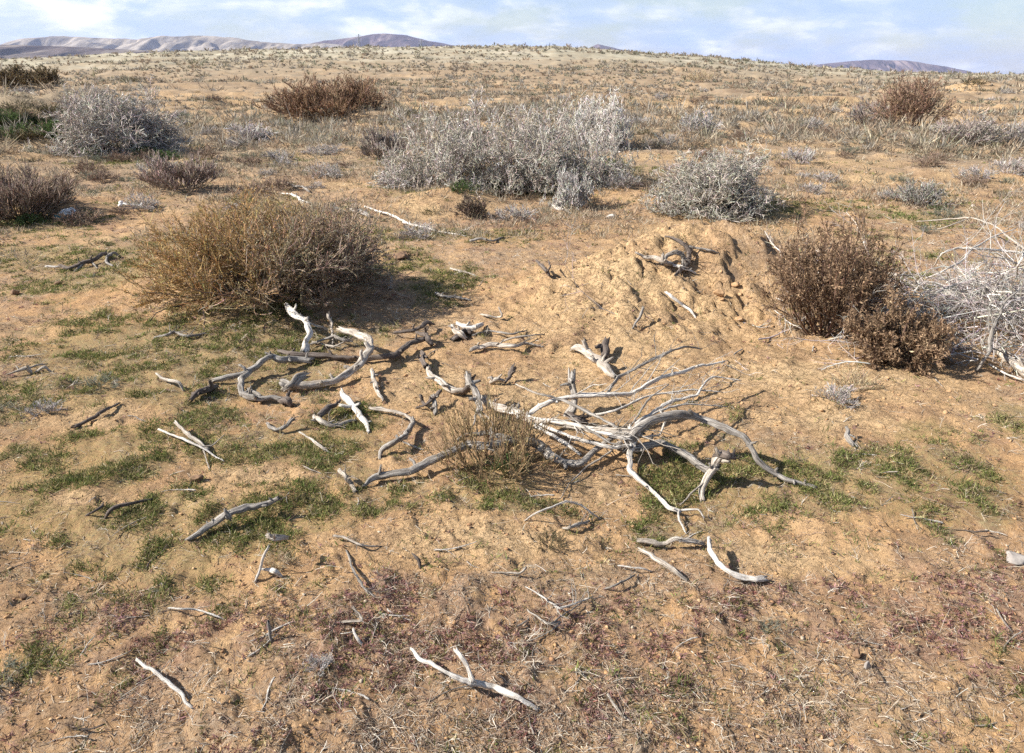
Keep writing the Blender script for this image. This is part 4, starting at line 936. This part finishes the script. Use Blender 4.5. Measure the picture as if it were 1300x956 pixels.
# lattice pylons on the far plain
M_STEEL = plainmat('galvanised_steel', (.30, .31, .33), (.36, .37, .40), 1., .6, 0.)
def pylon(px, topy, Hm, label):
    D = Hm / ((70 - topy) / F); x = (px - CX) / F * D; y = D; z0 = CAMH + (95 - topy) / F * D - Hm
    e = link('pylon', None, None, (x, y, z0)); tag(e, label, 'pylon', 'power pylons on the far plain')
    w = Hm * .11; zt = Hm
    for sx, sy in ((-1, -1), (1, -1), (1, 1), (-1, 1)):
        a = Acc(); a.tube(np.array([[[sx * w, sy * w, -4], [sx * w * .35, sy * w * .35, zt * .6], [sx * w * .12, sy * w * .12, zt]]]), np.full((1, 3), .32), 4)
        link('leg', a.mesh('leg', M_STEEL), e)
    a = Acc()
    for i in range(9):
        z0_, z1 = zt * i / 9, zt * (i + 1) / 9; f = lambda z: w * (1 - .88 * min(1, z / zt) ** .8)
        for sx in (-1, 1):
            a.tube(np.array([[[-sx * f(z0_), -f(z0_), z0_], [sx * f(z1), -f(z1), z1]], [[-sx * f(z0_), f(z0_), z0_], [sx * f(z1), f(z1), z1]]]), np.full((2, 2), .16), 3)
    link('lattice', a.mesh('lattice', M_STEEL), e)
    for zf, wf in ((.66, .26), (.8, .22), (.92, .16)):
        a = Acc(); a.tube(np.array([[[-Hm * wf, 0, Hm * zf], [0, 0, Hm * zf + 1], [Hm * wf, 0, Hm * zf]]]), np.array([[.2, .4, .2]]), 4)
        link('crossarm', a.mesh('crossarm', M_STEEL), e)
pylon(468, 49, 34, 'faint lattice pylon before the dark mountain, left of the other')
pylon(542, 54, 30, 'faint lattice pylon at the right foot of the dark mountain')

# ------------------------------------------------------------------ repeated shrubs of the plain
def proto_mesh(kind, colr, seed, W, Hh, rmin, leaf=None, spec=None):
    g = np.random.default_rng(seed); sp = dict(SP[kind]); sp.update(spec or {})
    lev = fit(shrub_geo(sp, g), W, Hh); a = Acc()
    for P, R in lev: a.tube(P, np.maximum(R, rmin), 3, tint(colr, len(P), g, .28))
    if leaf: leaf_on(lev[1:], g, leaf[0], leaf[1], leaf[2], leaf[3], .3, 0, a)
    return a.mesh('plain_shrub', M_TWIG if not leaf else M_LEAF, False)
KINDS = [
    ('ash grey leafless dwarf shrub', [proto_mesh('small', (.38, .345, .32), 201 + i, 1., .45, .005, spec=dict(n0=26)) for i in range(2)], .34),
    ('brown twiggy dwarf shrub', [proto_mesh('small', (.24, .175, .13), 211 + i, 1., .45, .005, spec=dict(n0=26)) for i in range(2)], .30),
    ('grey green cushion plant', [proto_mesh('tiny', (.26, .25, .20), 221 + i, 1., .35, .004, (3, (.03, .07), (.01, .02), (.20, .22, .15)), dict(n0=26)) for i in range(2)], .22),
    ('dark olive tuft', [proto_mesh('tiny', (.15, .12, .07), 231, 1., .35, .005, (2, (.03, .07), (.01, .02), (.13, .12, .055)), dict(n0=26))], .06),
    ('green leafy herb', [proto_mesh('tiny', (.12, .14, .06), 251 + i, 1., .4, .004, (5, (.04, .09), (.015, .03), (.085, .13, .045)), dict(n0=26)) for i in range(2)], 0.),
    ('straw coloured dry tuft', [proto_mesh('tiny', (.42, .33, .21), 241, 1., .4, .004, spec=dict(n0=40, el=(.5, 1.5)))], .08),
]
taken = [at(px, py)[:2].tolist() + [w * .0045] for px, py, w in
         [(338, 368, 295), (640, 232, 300), (900, 268, 150), (150, 190, 130), (415, 146, 138), (32, 274, 125), (1065, 424, 160), (1145, 458, 118), (1262, 425, 200), (1157, 162, 84)]]
g = np.random.default_rng(77); placed = 0
wts = np.array([k[2] for k in KINDS]); wts /= wts.sum()
def put_plain(x, y, s, k, label_zone, grp=None):
    me = KINDS[k][1][g.integers(len(KINDS[k][1]))]
    nm = 'dwarf_shrub' if k < 2 else ('cushion_plant' if k == 2 else 'dry_tuft')
    o = link(nm, me, None, (x, y, float(H(np.array([x]), np.array([y]))[0]) - .02 * s))
    o.rotation_euler = (0, 0, g.uniform(0, 6.28)); o.scale = (s, s, s * g.uniform(.75, 1.15))
    tag(o, label_zone, 'plant' if k > 1 else 'shrub', grp or KINDS[k][0] + 's dotted over the plain')
# ones the photograph shows clearly
for px, py, wpx, k, lab in [
    (125, 490, 56, 2, 'ragged green and grey cushion plant on sand left of the mossy slope'), (58, 524, 44, 0, 'low grey dry cushion below the ragged green one at left'),
    (6, 520, 34, 2, 'dark green cushion plant cut by the left edge'), (352, 718, 44, 5, 'dry mounded tuft right of the thin upright twig'),
    (160, 230, 22, 2, 'small blue green cushion plant near the hummock at upper left'), (110, 228, 30, 2, 'pale green cushion plant left of the small blue green one'),
    (120, 245, 16, 2, 'tiny grey green cushion above the white bone'), (125, 204, 34, 2, 'green leafy clump at the left foot of the lilac shrub'),
    (216, 196, 34, 2, 'green leafy clump at the right foot of the lilac shrub'), (340, 222, 22, 0, 'small grey tuft behind the golden bush crown'),
    (420, 192, 30, 0, 'grey green tuft on a bank right of the upper left shrubs'), (388, 222, 20, 2, 'bright green cushion plant before the bare eroded bank'),
    (443, 211, 22, 3, 'dark green mat plant right of the bright green cushion'), (230, 150, 34, 2, 'grey green low plant right of the lilac shrub crown'),
    (532, 302, 44, 0, 'grey green wispy tuft beside the red clod mound'), (1030, 245, 32, 0, 'small ash grey tuft right of the rounded grey shrub'),
    (1075, 195, 30, 2, 'grey green tuft on the pale ground below the tall brown shrub'), (1240, 228, 44, 0, 'sparse grey twiggy plant above the brushwood heap'),
    (1020, 225, 20, 0, 'little ash grey plant beside the bare track'), (830, 160, 20, 2, 'small grey green plant right of the white rock outcrop'),
    (1085, 492, 60, 5, 'dry straw plant lying collapsed below the withered bushes'), (1060, 510, 50, 0, 'collapsed grey twigs on sand under the withered bushes'),
    (118, 352, 14, 2, 'tiny green grey cushion beside the dark forked branch'), (75, 360, 12, 3, 'dark tiny tuft left below the dark forked branch'),
    (690, 175, 30, 0, 'ash grey dwarf shrub peeping over the middle of the largest grey shrub'), (525, 150, 34, 3, 'dark flat shrub on the eroded bank above the largest grey shrub'),
    (490, 158, 26, 3, 'smaller dark flat shrub left of the other one on the eroded bank'), (165, 104, 26, 3, 'dark round shrub far off at upper left'),
    (885, 104, 40, 5, 'olive yellow tuft far off right of centre'), (1235, 108, 30, 3, 'dark shrub on top of the small orange mound'),
    (585, 243, 36, 4, 'green herb at the left front foot of the largest grey shrub'), (632, 246, 44, 4, 'green herb at the middle front of the largest grey shrub'),
    (668, 226, 40, 4, 'green herb deep under the middle of the largest grey shrub'), (705, 222, 40, 4, 'dark green herb under the right half of the largest grey shrub'),
    (752, 226, 46, 4, 'green herb at the right foot of the largest grey shrub'), (775, 214, 40, 4, 'green herb at the far right edge of the largest grey shrub'),
    (935, 266, 44, 4, 'green herb under the right front of the rounded grey shrub'), (962, 270, 36, 4, 'green herb beside the right edge of the rounded grey shrub'), (905, 272, 36, 4, 'green herb at the front middle of the rounded grey shrub'),
    (120, 200, 40, 4, 'green herb below the left side of the lilac shrub'), (185, 200, 40, 4, 'green herb below the middle of the lilac shrub'), (208, 204, 44, 4, 'green herb below the right side of the lilac shrub'),
    (38, 284, 40, 4, 'green herb in front of the left edge shrub by the rubbish bag'), (1190, 266, 26, 4, 'green herb at the right tip of the wedge shaped shrub'),
    (466, 348, 40, 4, 'green herb in the shade right of the golden bush'), (650, 598, 56, 4, 'bright green herb at the foot of the dry brown wispy bush'),
    (8, 172, 44, 3, 'dark green herbs on the shaded earth bank, at the very left edge'), (28, 174, 44, 4, 'dark green herbs on the shaded earth bank, second from the left edge'), (50, 172, 44, 3, 'dark green herbs at the middle of the shaded earth bank'), (72, 170, 44, 4, 'dark green herbs at the right end of the shaded earth bank'), (60, 143, 30, 3, 'dark tufts on the crest of the shaded earth bank'),
    (10, 855, 60, 2, 'dark green plant at the lower left corner'), (975, 800, 40, 2, 'low greenish tuft in the red groundcover at lower right'),
    (700, 690, 44, 3, 'mossy olive tuft on the sand below the tuft and twigs'), (310, 345, 20, 3, 'green herb under the shade of the golden bush'),
    (405, 850, 40, 0, 'sprawling grey dwarf shrub at the bottom left of centre')]:
    p = at(px, py); s = wpx * mpp(p) / (1.0); put_plain(p[0], p[1], s, k, lab)
tries = 0; bands = ((7, 13, 'near'), (13, 26, 'middle'), (26, 70, 'far'))
while placed < 265 and tries < 20000:
    tries += 1
    r = math.exp(g.uniform(math.log(8.3), math.log(75))); t = math.radians(g.uniform(-34, 34)); x, y = r * math.sin(t), r * math.cos(t)
    if any((x - a) ** 2 + (y - b) ** 2 < (c + .25) ** 2 for a, b, c in taken): continue
    k = int(g.choice(len(KINDS), p=wts)); s = g.uniform(.16, .42) * (1 + min(1.6, r / 28.)) * (1. if k < 2 else .7)
    if r < 13 and g.random() < .55: continue
    band = 'on the nearer plain' if r < 14 else ('out on the middle plain' if r < 30 else 'on the distant plain below the ridge')
    side = 'left' if t < math.radians(-11) else ('right' if t > math.radians(11) else 'centre')
    put_plain(x, y, s, k, f'scattered {KINDS[k][0]} {band}, {side} part', f'{KINDS[k][0]}s {band}, {side}')
    taken.append([x, y, s * .4]); placed += 1
# far scrub as one mass
def far_scrub():
    g = np.random.default_rng(88); acc = Acc()
    n = 34000
    r = np.exp(g.uniform(math.log(18), math.log(330), n)); t = np.radians(g.uniform(-38, 38, n)); x, y = r * np.sin(t), r * np.cos(t)
    den = fbm(x / 26, y / 11, 4, 91, .6); k = (den * 2.3 + g.normal(0, .28, n)) > .0 + .45 * sstep(75, 22, r); x, y, r = x[k], y[k], r[k]; n = len(x)
    z = H(x, y, False); sz = np.exp(g.normal(math.log(.15), .5, n)) * (1 + r / 110); m = 16
    pal = np.array([(.33, .30, .25), (.27, .22, .165), (.25, .24, .17), (.32, .235, .16), (.20, .18, .11), (.42, .36, .26)]); kk = g.choice(6, n, p=[.28, .26, .14, .14, .06, .12])
    S = np.repeat(np.stack([x, y, z], -1), m, 0); s = np.repeat(sz, m); a = g.uniform(0, 2 * PI, n * m); e = g.uniform(.1, 1.4, n * m)
    D = np.stack([np.cos(e) * np.cos(a), np.cos(e) * np.sin(a), np.sin(e)], -1)
    S = S + D * (s * g.uniform(0, .6, n * m))[:, None] * [1, 1, .5]
    leafs(acc, S, D + g.normal(0, .3, D.shape), s * g.uniform(.4, 1, n * m), np.maximum(.010, np.repeat(r, m) * .0010), g, np.clip(np.repeat(pal[kk], m, 0) * np.exp(g.normal(0, .25, (n * m, 1))), .02, .7))
    tag(link('distant_scrub', acc.mesh('distant_scrub', M_LEAF)), kind='stuff')
far_scrub()

# ------------------------------------------------------------------ ground cover
def scatter(n, r0, r1, seed, fov=41):
    g = np.random.default_rng(seed); r = np.exp(g.uniform(math.log(r0), math.log(r1), n)); t = np.radians(g.uniform(-fov, fov, n))
    return r * np.sin(t), r * np.cos(t), r, g
def ground_cover():
    # short green herbs and grass in little tufts
    x, y, r, g = scatter(190000, 1.3, 17, 301, 41); gr, rd, lt, br, nL = masks(x, y)
    cl = sstep(-.05, .25, fbm(x / .09, y / .09, 2, 302) + .6 * fbm(x / .3, y / .3, 2, 303))
    k = g.random(len(x)) < (gr * 1.1 + .03) * cl; x, y, r = x[k], y[k], r[k]; n = len(x); m = 9
    sz = np.exp(g.normal(0, .35, n)); x2 = np.repeat(x, m) + g.normal(0, .010, n * m) * np.repeat(sz * (1 + r * .1), m); y2 = np.repeat(y, m) + g.normal(0, .010, n * m) * np.repeat(sz * (1 + r * .1), m)
    S = np.stack([x2, y2, H(x2, y2)], -1); rm = np.repeat(r, m)
    D = np.stack([g.normal(0, .6, n * m), g.normal(0, .6, n * m), g.uniform(.2, 1., n * m)], -1)
    ln = g.uniform(.008, .024, n * m) * (1 + rm * .05) * np.repeat(sz, m)
    f = g.random((n, 1)); q = (g.random((n, 1)) < .3); col = np.array([.085, .125, .03]) * (1 - f) + np.array([.22, .21, .075]) * f
    col = np.where(q, np.array([.30, .25, .13]), col); col = np.repeat(col * np.exp(g.normal(0, .25, (n, 1))), m, 0) * np.exp(g.normal(0, .2, (n * m, 1)))
    acc = Acc(); leafs(acc, S, D, ln, np.maximum(.0030, rm * .0009), g, np.clip(col, .01, .6))
    tag(link('green_grass', acc.mesh('green_grass', M_LEAF)), kind='stuff')
    # red and purple groundcover rosettes
    x, y, r, g = scatter(85000, 1.3, 13, 311); gr, rd, lt, br, nL = masks(x, y)
    cl = sstep(-.2, .2, fbm(x / .12, y / .12, 2, 312))
    k = g.random(len(x)) < (rd * .9 + .05) * cl * (1 - .6 * gr); x, y, r = x[k], y[k], r[k]; n = len(x); m = 7
    S = np.repeat(np.stack([x, y, H(x, y) + .002], -1), m, 0); D = np.stack([g.normal(0, 1, n * m), g.normal(0, 1, n * m), g.uniform(.05, .9, n * m)], -1)
    pal = np.array([(.22, .10, .08), (.30, .17, .14), (.17, .14, .06), (.36, .25, .18), (.26, .14, .145)]); c = pal[g.integers(0, 5, n)]
    acc = Acc(); rm = np.repeat(r, m)
    leafs(acc, S, D, g.uniform(.006, .020, n * m) * (1 + rm * .05), np.maximum(.0028, rm * .0009), g, np.clip(np.repeat(c, m, 0) * np.exp(g.normal(0, .3, (n * m, 1))), .01, .6))
    tag(link('red_groundcover', acc.mesh('red_groundcover', M_LEAF)), kind='stuff')
    # dry straws and splinters
    x, y, r, g = scatter(230000, 1.3, 18, 321); gr, rd, lt, br, nL = masks(x, y)
    cl = sstep(-.2, .3, fbm(x / .16, y / .16, 3, 322))
    k = g.random(len(x)) < (.20 + .75 * lt * cl) * (1 - .55 * np.clip(br, 0, 1)); x, y, r = x[k], y[k], r[k]; n = len(x)
    a = g.uniform(0, 2 * PI, n); ln = np.exp(g.normal(math.log(.015), .6, n)) * (1 + r * .05); 
    D = np.stack([np.cos(a), np.sin(a), g.uniform(-.05, .30, n)], -1)
    S = np.stack([x, y, H(x, y) + .002], -1)
    P, R = grow(S, D, ln, np.maximum(g.uniform(.0005, .0012, n), r * .00022), 2, .15, (0, 0, -.02), g, .5)
    P[:, :, 2] = np.maximum(P[:, :, 2], H(P[:, :, 0], P[:, :, 1]) + .001)
    pal = np.array([(.50, .42, .32), (.36, .28, .20), (.22, .16, .12), (.60, .54, .45), (.30, .20, .15), (.14, .10, .08)]); c = pal[g.choice(6, n, p=[.18, .25, .20, .07, .17, .13])]
    acc = Acc(); acc.tube(P, R, 3, np.clip(c * np.exp(g.normal(0, .2, (n, 1))), .02, .75))
    tag(link('dry_litter', acc.mesh('dry_litter', M_LITTER)), kind='stuff')
    # little branching dry stalks
    x, y, r, g = scatter(7000, 1.4, 16, 331); gr, rd, lt, br, nL = masks(x, y)
    k = g.random(len(x)) < (.12 + .6 * lt) * (1 - .7 * np.clip(br, 0, 1)); x, y, r = x[k], y[k], r[k]; n = len(x)
    a = g.uniform(0, 2 * PI, n); S = np.stack([x, y, H(x, y)], -1); D = np.stack([np.cos(a), np.sin(a), g.uniform(.05, .8, n)], -1)
    acc = Acc(); P, R = grow(S, D, g.uniform(.02, .065, n) * (1 + r * .04), np.maximum(.0012, r * .00035), 4, .25, (0, 0, -.06), g, .5)
    c = pal[g.choice(6, n, p=[.3, .2, .12, .22, .1, .06])]; acc.tube(P, R, 3, c)
    S, D, L, q = kids(P, R, 4, .1, .95, g, (.4, 1.), (.4, .7), .8); P, R = grow(S, D, L, q, 3, .25, (0, 0, -.03), g, .5)
    P[:, :, 2] = np.maximum(P[:, :, 2], H(P[:, :, 0], P[:, :, 1]) + .001); acc.tube(P, R, 3, np.repeat(c, 4, 0))
    tag(link('dry_stalks', acc.mesh('dry_stalks', M_LITTER)), kind='stuff')
    # crumbs of soil and pebbles
    x, y, r, g = scatter(42000, 1.3, 22, 341); gr, rd, lt, br, nL = masks(x, y)
    cl = sstep(-.1, .35, fbm(x / .25, y / .25, 3, 342)); k = g.random(len(x)) < (.25 + .75 * cl) * (1 - .6 * gr); x, y, r = x[k], y[k], r[k]; n = len(x)
    V0, T0 = lump(5, 1, (1, .8, .6), 0., 0); nv = len(V0)
    s = np.minimum(np.exp(g.normal(math.log(.0026), .5, n)), .009) * (1 + r * .09)
    V = V0[None] * (1 + g.normal(0, .28, (n, nv, 1))) * s[:, None, None] * np.stack([np.ones(n), g.uniform(.5, 1, n), g.uniform(.4, 1, n)], -1)[:, None]
    a = g.uniform(0, 2 * PI, n); ca, sa = np.cos(a)[:, None], np.sin(a)[:, None]
    V = np.stack([V[..., 0] * ca - V[..., 1] * sa, V[..., 0] * sa + V[..., 1] * ca, V[..., 2]], -1) + np.stack([x, y, H(x, y) + s * .25], -1)[:, None]
    T = (T0[None] + (np.arange(n) * nv)[:, None, None]).reshape(-1, 3)
    pal = np.array([(.40, .24, .12), (.30, .17, .09), (.46, .30, .165), (.16, .10, .07), (.42, .34, .25)]); c = pal[g.choice(5, n, p=[.4, .24, .2, .13, .03])]
    acc = Acc(); acc.add(V.reshape(-1, 3), None, T, None, np.repeat(c, nv, 0))
    tag(link('soil_crumbs', acc.mesh('soil_crumbs', M_CLOD)), kind='stuff')
    # dry pale grass of the farther ground
    x, y, r, g = scatter(12000, 8, 60, 351); gr, rd, lt, br, nL = masks(x, y)
    k = g.random(len(x)) < sstep(-.2, .4, fbm(x / 2.2, y / 1.6, 3, 352) + .2) * (1 - .8 * np.clip(br, 0, 1)); x, y, r = x[k], y[k], r[k]; n = len(x); m = 12
    S = np.repeat(np.stack([x, y, H(x, y)], -1), m, 0) + g.normal(0, .05, (n * m, 3)) * [1, 1, 0]; rm = np.repeat(r, m)
    D = np.stack([g.normal(0, .6, n * m), g.normal(0, .6, n * m), np.full(n * m, .8)], -1)
    pal = np.array([(.40, .34, .25), (.33, .27, .20), (.26, .23, .16), (.36, .26, .18)]); c = np.repeat(pal[g.integers(0, 4, n)], m, 0)
    acc = Acc(); leafs(acc, S, D, g.uniform(.04, .11, n * m) * (1 + rm * .02), rm * .0009, g, np.clip(c * np.exp(g.normal(0, .25, (n * m, 1))), .02, .7))
    tag(link('dry_grass', acc.mesh('dry_grass', M_LEAF)), kind='stuff')
ground_cover()
# loose twigs lying about: copies of a few
TW = []
for i in range(9):
    g = np.random.default_rng(400 + i); n = 4
    ln = .5; pts = np.zeros((5, 3)); d = np.array([1., 0, 0.])
    for q in range(1, 5):
        d = unit(d + g.normal(0, .28, 3) * [1, 1, .25]); pts[q] = pts[q - 1] + d * ln / 4
    pts -= pts.mean(0); pts[:, 2] = np.maximum(pts[:, 2], -.01) + .02
    V, Q, T, G, PP, RR = gnarl(pts, np.linspace(.016, .006, 5) * g.uniform(.6, 1.2), 6, 4, 400 + i, .12)
    acc = Acc(); acc.add(V, Q, T, G)
    if i % 2:
        S, D, L, r = kids(PP[None], RR[None], 3, .2, .9, g, (.4, .9), (.2, .4), .5); P, R = grow(S, D, L, r, 4, .18, (0, 0, -.03), g); acc.tube(P, R, 4)
    wk = ['pale', 'grey', 'dark', 'white'][i % 4]
    TW.append((acc.mesh('loose_twig', WOOD[wk], True), {'pale': 'pale', 'grey': 'grey', 'dark': 'dark', 'white': 'bleached'}[wk]))
g = np.random.default_rng(510)
for i in range(34):
    px, py = g.normal(770, 75), g.normal(370, 42); p = at(px, py); me, cn = TW[[0, 1, 2, 5, 6, 8][g.integers(6)]]
    o = link('root_bit', me, None, p + np.array([0, 0, .008])); q = g.uniform(.08, .24); o.scale = (q, q, q)
    o.rotation_euler = (g.normal(0, .4), g.uniform(-.9, .2), g.uniform(0, 6.28))
    tag(o, f'small {cn} root bit sticking out of the sand mound', 'root bit', f'small {cn} root bits in the sand mound')
M_CL = [mesh_from('soil_clod', lump(700 + i, 2, (1, .8, .6), .3, .5)[0], None, lump(700 + i, 2, (1, .8, .6), .3, .5)[1], M_CLODS) for i in range(4)]
for i in range(46):
    px, py = g.normal(860, 90), g.normal(385, 50); p = at(px, py)
    o = link('soil_clod', M_CL[i % 4], None, p); q = g.uniform(.006, .022); o.scale = (q, q, q); o.rotation_euler = (0, 0, g.uniform(0, 6.28))
    tag(o, 'little crust of sandy soil on the flank of the sand mound', 'clod', 'little sandy crusts on the mound')
for i in range(40):
    px, py = g.normal(1110, 75), g.normal(505, 20); p = at(px, py)
    o = link('soil_clod', M_CL[i % 4], None, p); q = g.uniform(.005, .018); o.scale = (q, q, q); o.rotation_euler = (0, 0, g.uniform(0, 6.28))
    tag(o, 'little sandy clod on the open ground below the withered bushes', 'clod', 'little clods below the withered bushes')
M_CB = [mesh_from('soil_clod', lump(720 + i, 2, (1, .8, .6), .35, .5)[0], None, lump(720 + i, 2, (1, .8, .6), .3, .5)[1], M_CLODB) for i in range(3)]
for i in range(22):
    p = at(g.normal(512, 10), g.normal(325, 4)); o = link('soil_clod', M_CB[i % 3], None, p); q = g.uniform(.010, .034); o.scale = (q, q, q * .8); o.rotation_euler = (0, 0, g.uniform(0, 6.28))
    tag(o, 'dark crumb of red earth heaped beside the golden bush', 'clod', 'red earth crumbs beside the golden bush')
for i in range(64):
    p = at(g.uniform(-30, 92), g.uniform(138, 176)); kk = (3, 4, 3, 2, 5, 4)[i % 6]
    put_plain(p[0], p[1], g.uniform(.3, .85), kk, f'{KINDS[kk][0]} growing on the shaded earth bank at the far left', f'{KINDS[kk][0]}s on the far left earth bank')
g = np.random.default_rng(500); cnt = 0
while cnt < 125:
    px = g.uniform(0, 1300); py = 300 + 650 * g.random() ** 1.0
    if py < 330 and g.random() < .5: continue
    p = at(px, py); me, cn = TW[g.integers(len(TW))]
    o = link('loose_twig', me, None, p); s = g.uniform(.10, .34)
    o.scale = (s, s * .8, s * .7); o.rotation_euler = (g.normal(0, .15), g.normal(0, .12), g.uniform(0, 6.28))
    zone = ('at the left' if px < 430 else 'at the right' if px > 870 else 'in the middle') + (' of the bottom foreground' if py > 700 else ' of the sandy foreground' if py > 480 else ' behind the big branches')
    tag(o, f'small {cn} loose twig lying {zone}', 'twig', f'small {cn} twigs {zone}'); cnt += 1

# ------------------------------------------------------------------ air
mz, nt, b = newmat('air'); nt.nodes.clear()
out = nt.nodes.new('ShaderNodeOutputMaterial'); v = nt.nodes.new('ShaderNodeVolumePrincipled')
v.inputs['Color'].default_value = (.54, .63, .95, 1); v.inputs['Density'].default_value = 4.0e-5; v.inputs['Anisotropy'].default_value = .2
nt.links.new(v.outputs[0], out.inputs['Volume'])
import bmesh
bm = bmesh.new(); bmesh.ops.create_cube(bm, size=1); me = bpy.data.meshes.new('haze'); bm.to_mesh(me); bm.free(); me.materials.append(mz)
hz = link('haze', me); hz.scale = (42000, 42000, 560); hz.location = (0, 0, 560 / 2 - 80); tag(hz, kind='stuff')

# ------------------------------------------------------------------ light, sky, camera
S = bpy.context.scene
sd = bpy.data.lights.new('sun', 'SUN'); sd.energy = 4.7; sd.angle = math.radians(.55); sd.color = (1., .955, .88)
so = bpy.data.objects.new('sun', sd); C.objects.link(so)
import mathutils
so.rotation_euler = mathutils.Vector(SUN_TRAVEL.tolist()).to_track_quat('-Z', 'Y').to_euler()
w = bpy.data.worlds.new('World'); S.world = w; w.use_nodes = True; nt = w.node_tree; nt.nodes.clear()
out = nt.nodes.new('ShaderNodeOutputWorld'); bg = nt.nodes.new('ShaderNodeBackground')
sky = nt.nodes.new('ShaderNodeTexSky'); sky.sky_type = 'NISHITA'; sky.sun_disc = False
sky.sun_elevation = SUN_EL; sky.sun_rotation = math.radians(-94) % (2 * PI); sky.air_density = 1.; sky.dust_density = .6; sky.ozone_density = 1.5
tc = nt.nodes.new('ShaderNodeTexCoord')
sx = N(nt, 'ShaderNodeSeparateXYZ'); nt.links.new(tc.outputs['Generated'], sx.inputs[0])
zz = math_(nt, 'ADD', math_(nt, 'MAXIMUM', sx.outputs[2], 0.), .30)
cb = N(nt, 'ShaderNodeCombineXYZ')
nt.links.new(math_(nt, 'DIVIDE', sx.outputs[0], zz), cb.inputs[0]); nt.links.new(math_(nt, 'DIVIDE', sx.outputs[1], zz), cb.inputs[1])
f1 = noise(nt, cb.outputs[0], 1.5, 9, .55, .3); f2 = noise(nt, cb.outputs[0], 4.2, 8, .6, .2)
cl = math_(nt, 'ADD', math_(nt, 'MULTIPLY', f1, .62), math_(nt, 'MULTIPLY', f2, .38))
m1 = ramp(nt, cl, [(.43, .2), (.56, .92)])
tone = ramp(nt, noise(nt, cb.outputs[0], 3.4, 8, .58, .2), [(.40, (4.1, 5.4, 8.2)), (.49, (5.1, 6.2, 8.6)), (.55, (7.0, 7.6, 8.9)), (.62, (9.0, 9.3, 9.6))])
m1 = math_(nt, 'MULTIPLY', m1, ramp(nt, sx.outputs[2], [(.12, 1.), (.34, .12)]))
c = mix(nt, m1, sky.outputs[0], tone)
nt.links.new(c, bg.inputs[0]); bg.inputs[1].default_value = .064; nt.links.new(bg.outputs[0], out.inputs[0])

cd = bpy.data.cameras.new('camera'); cam = bpy.data.objects.new('camera', cd); C.objects.link(cam); S.camera = cam
cam.location = (0, 0, CAMH); cam.rotation_euler = (PI / 2 - PITCH, 0, 0)
cd.sensor_fit = 'HORIZONTAL'; cd.sensor_width = 36; cd.lens = F / 1300 * 36; cd.shift_y = -(478 - CY) / 1300
cd.clip_start = .05; cd.clip_end = 60000
S.view_settings.view_transform = 'Standard'; S.view_settings.look = 'None'; S.view_settings.exposure = 1.10; S.view_settings.gamma = 1
S.view_settings.use_curve_mapping = False
S.cycles.max_bounces = 5; S.cycles.diffuse_bounces = 3; S.cycles.glossy_bounces = 1; S.cycles.transmission_bounces = 2; S.cycles.volume_bounces = 1; S.cycles.transparent_max_bounces = 4
S.cycles.use_denoising = False; S.cycles.caustics_reflective = False; S.cycles.caustics_refractive = False
S.cycles.sample_clamp_indirect = 4
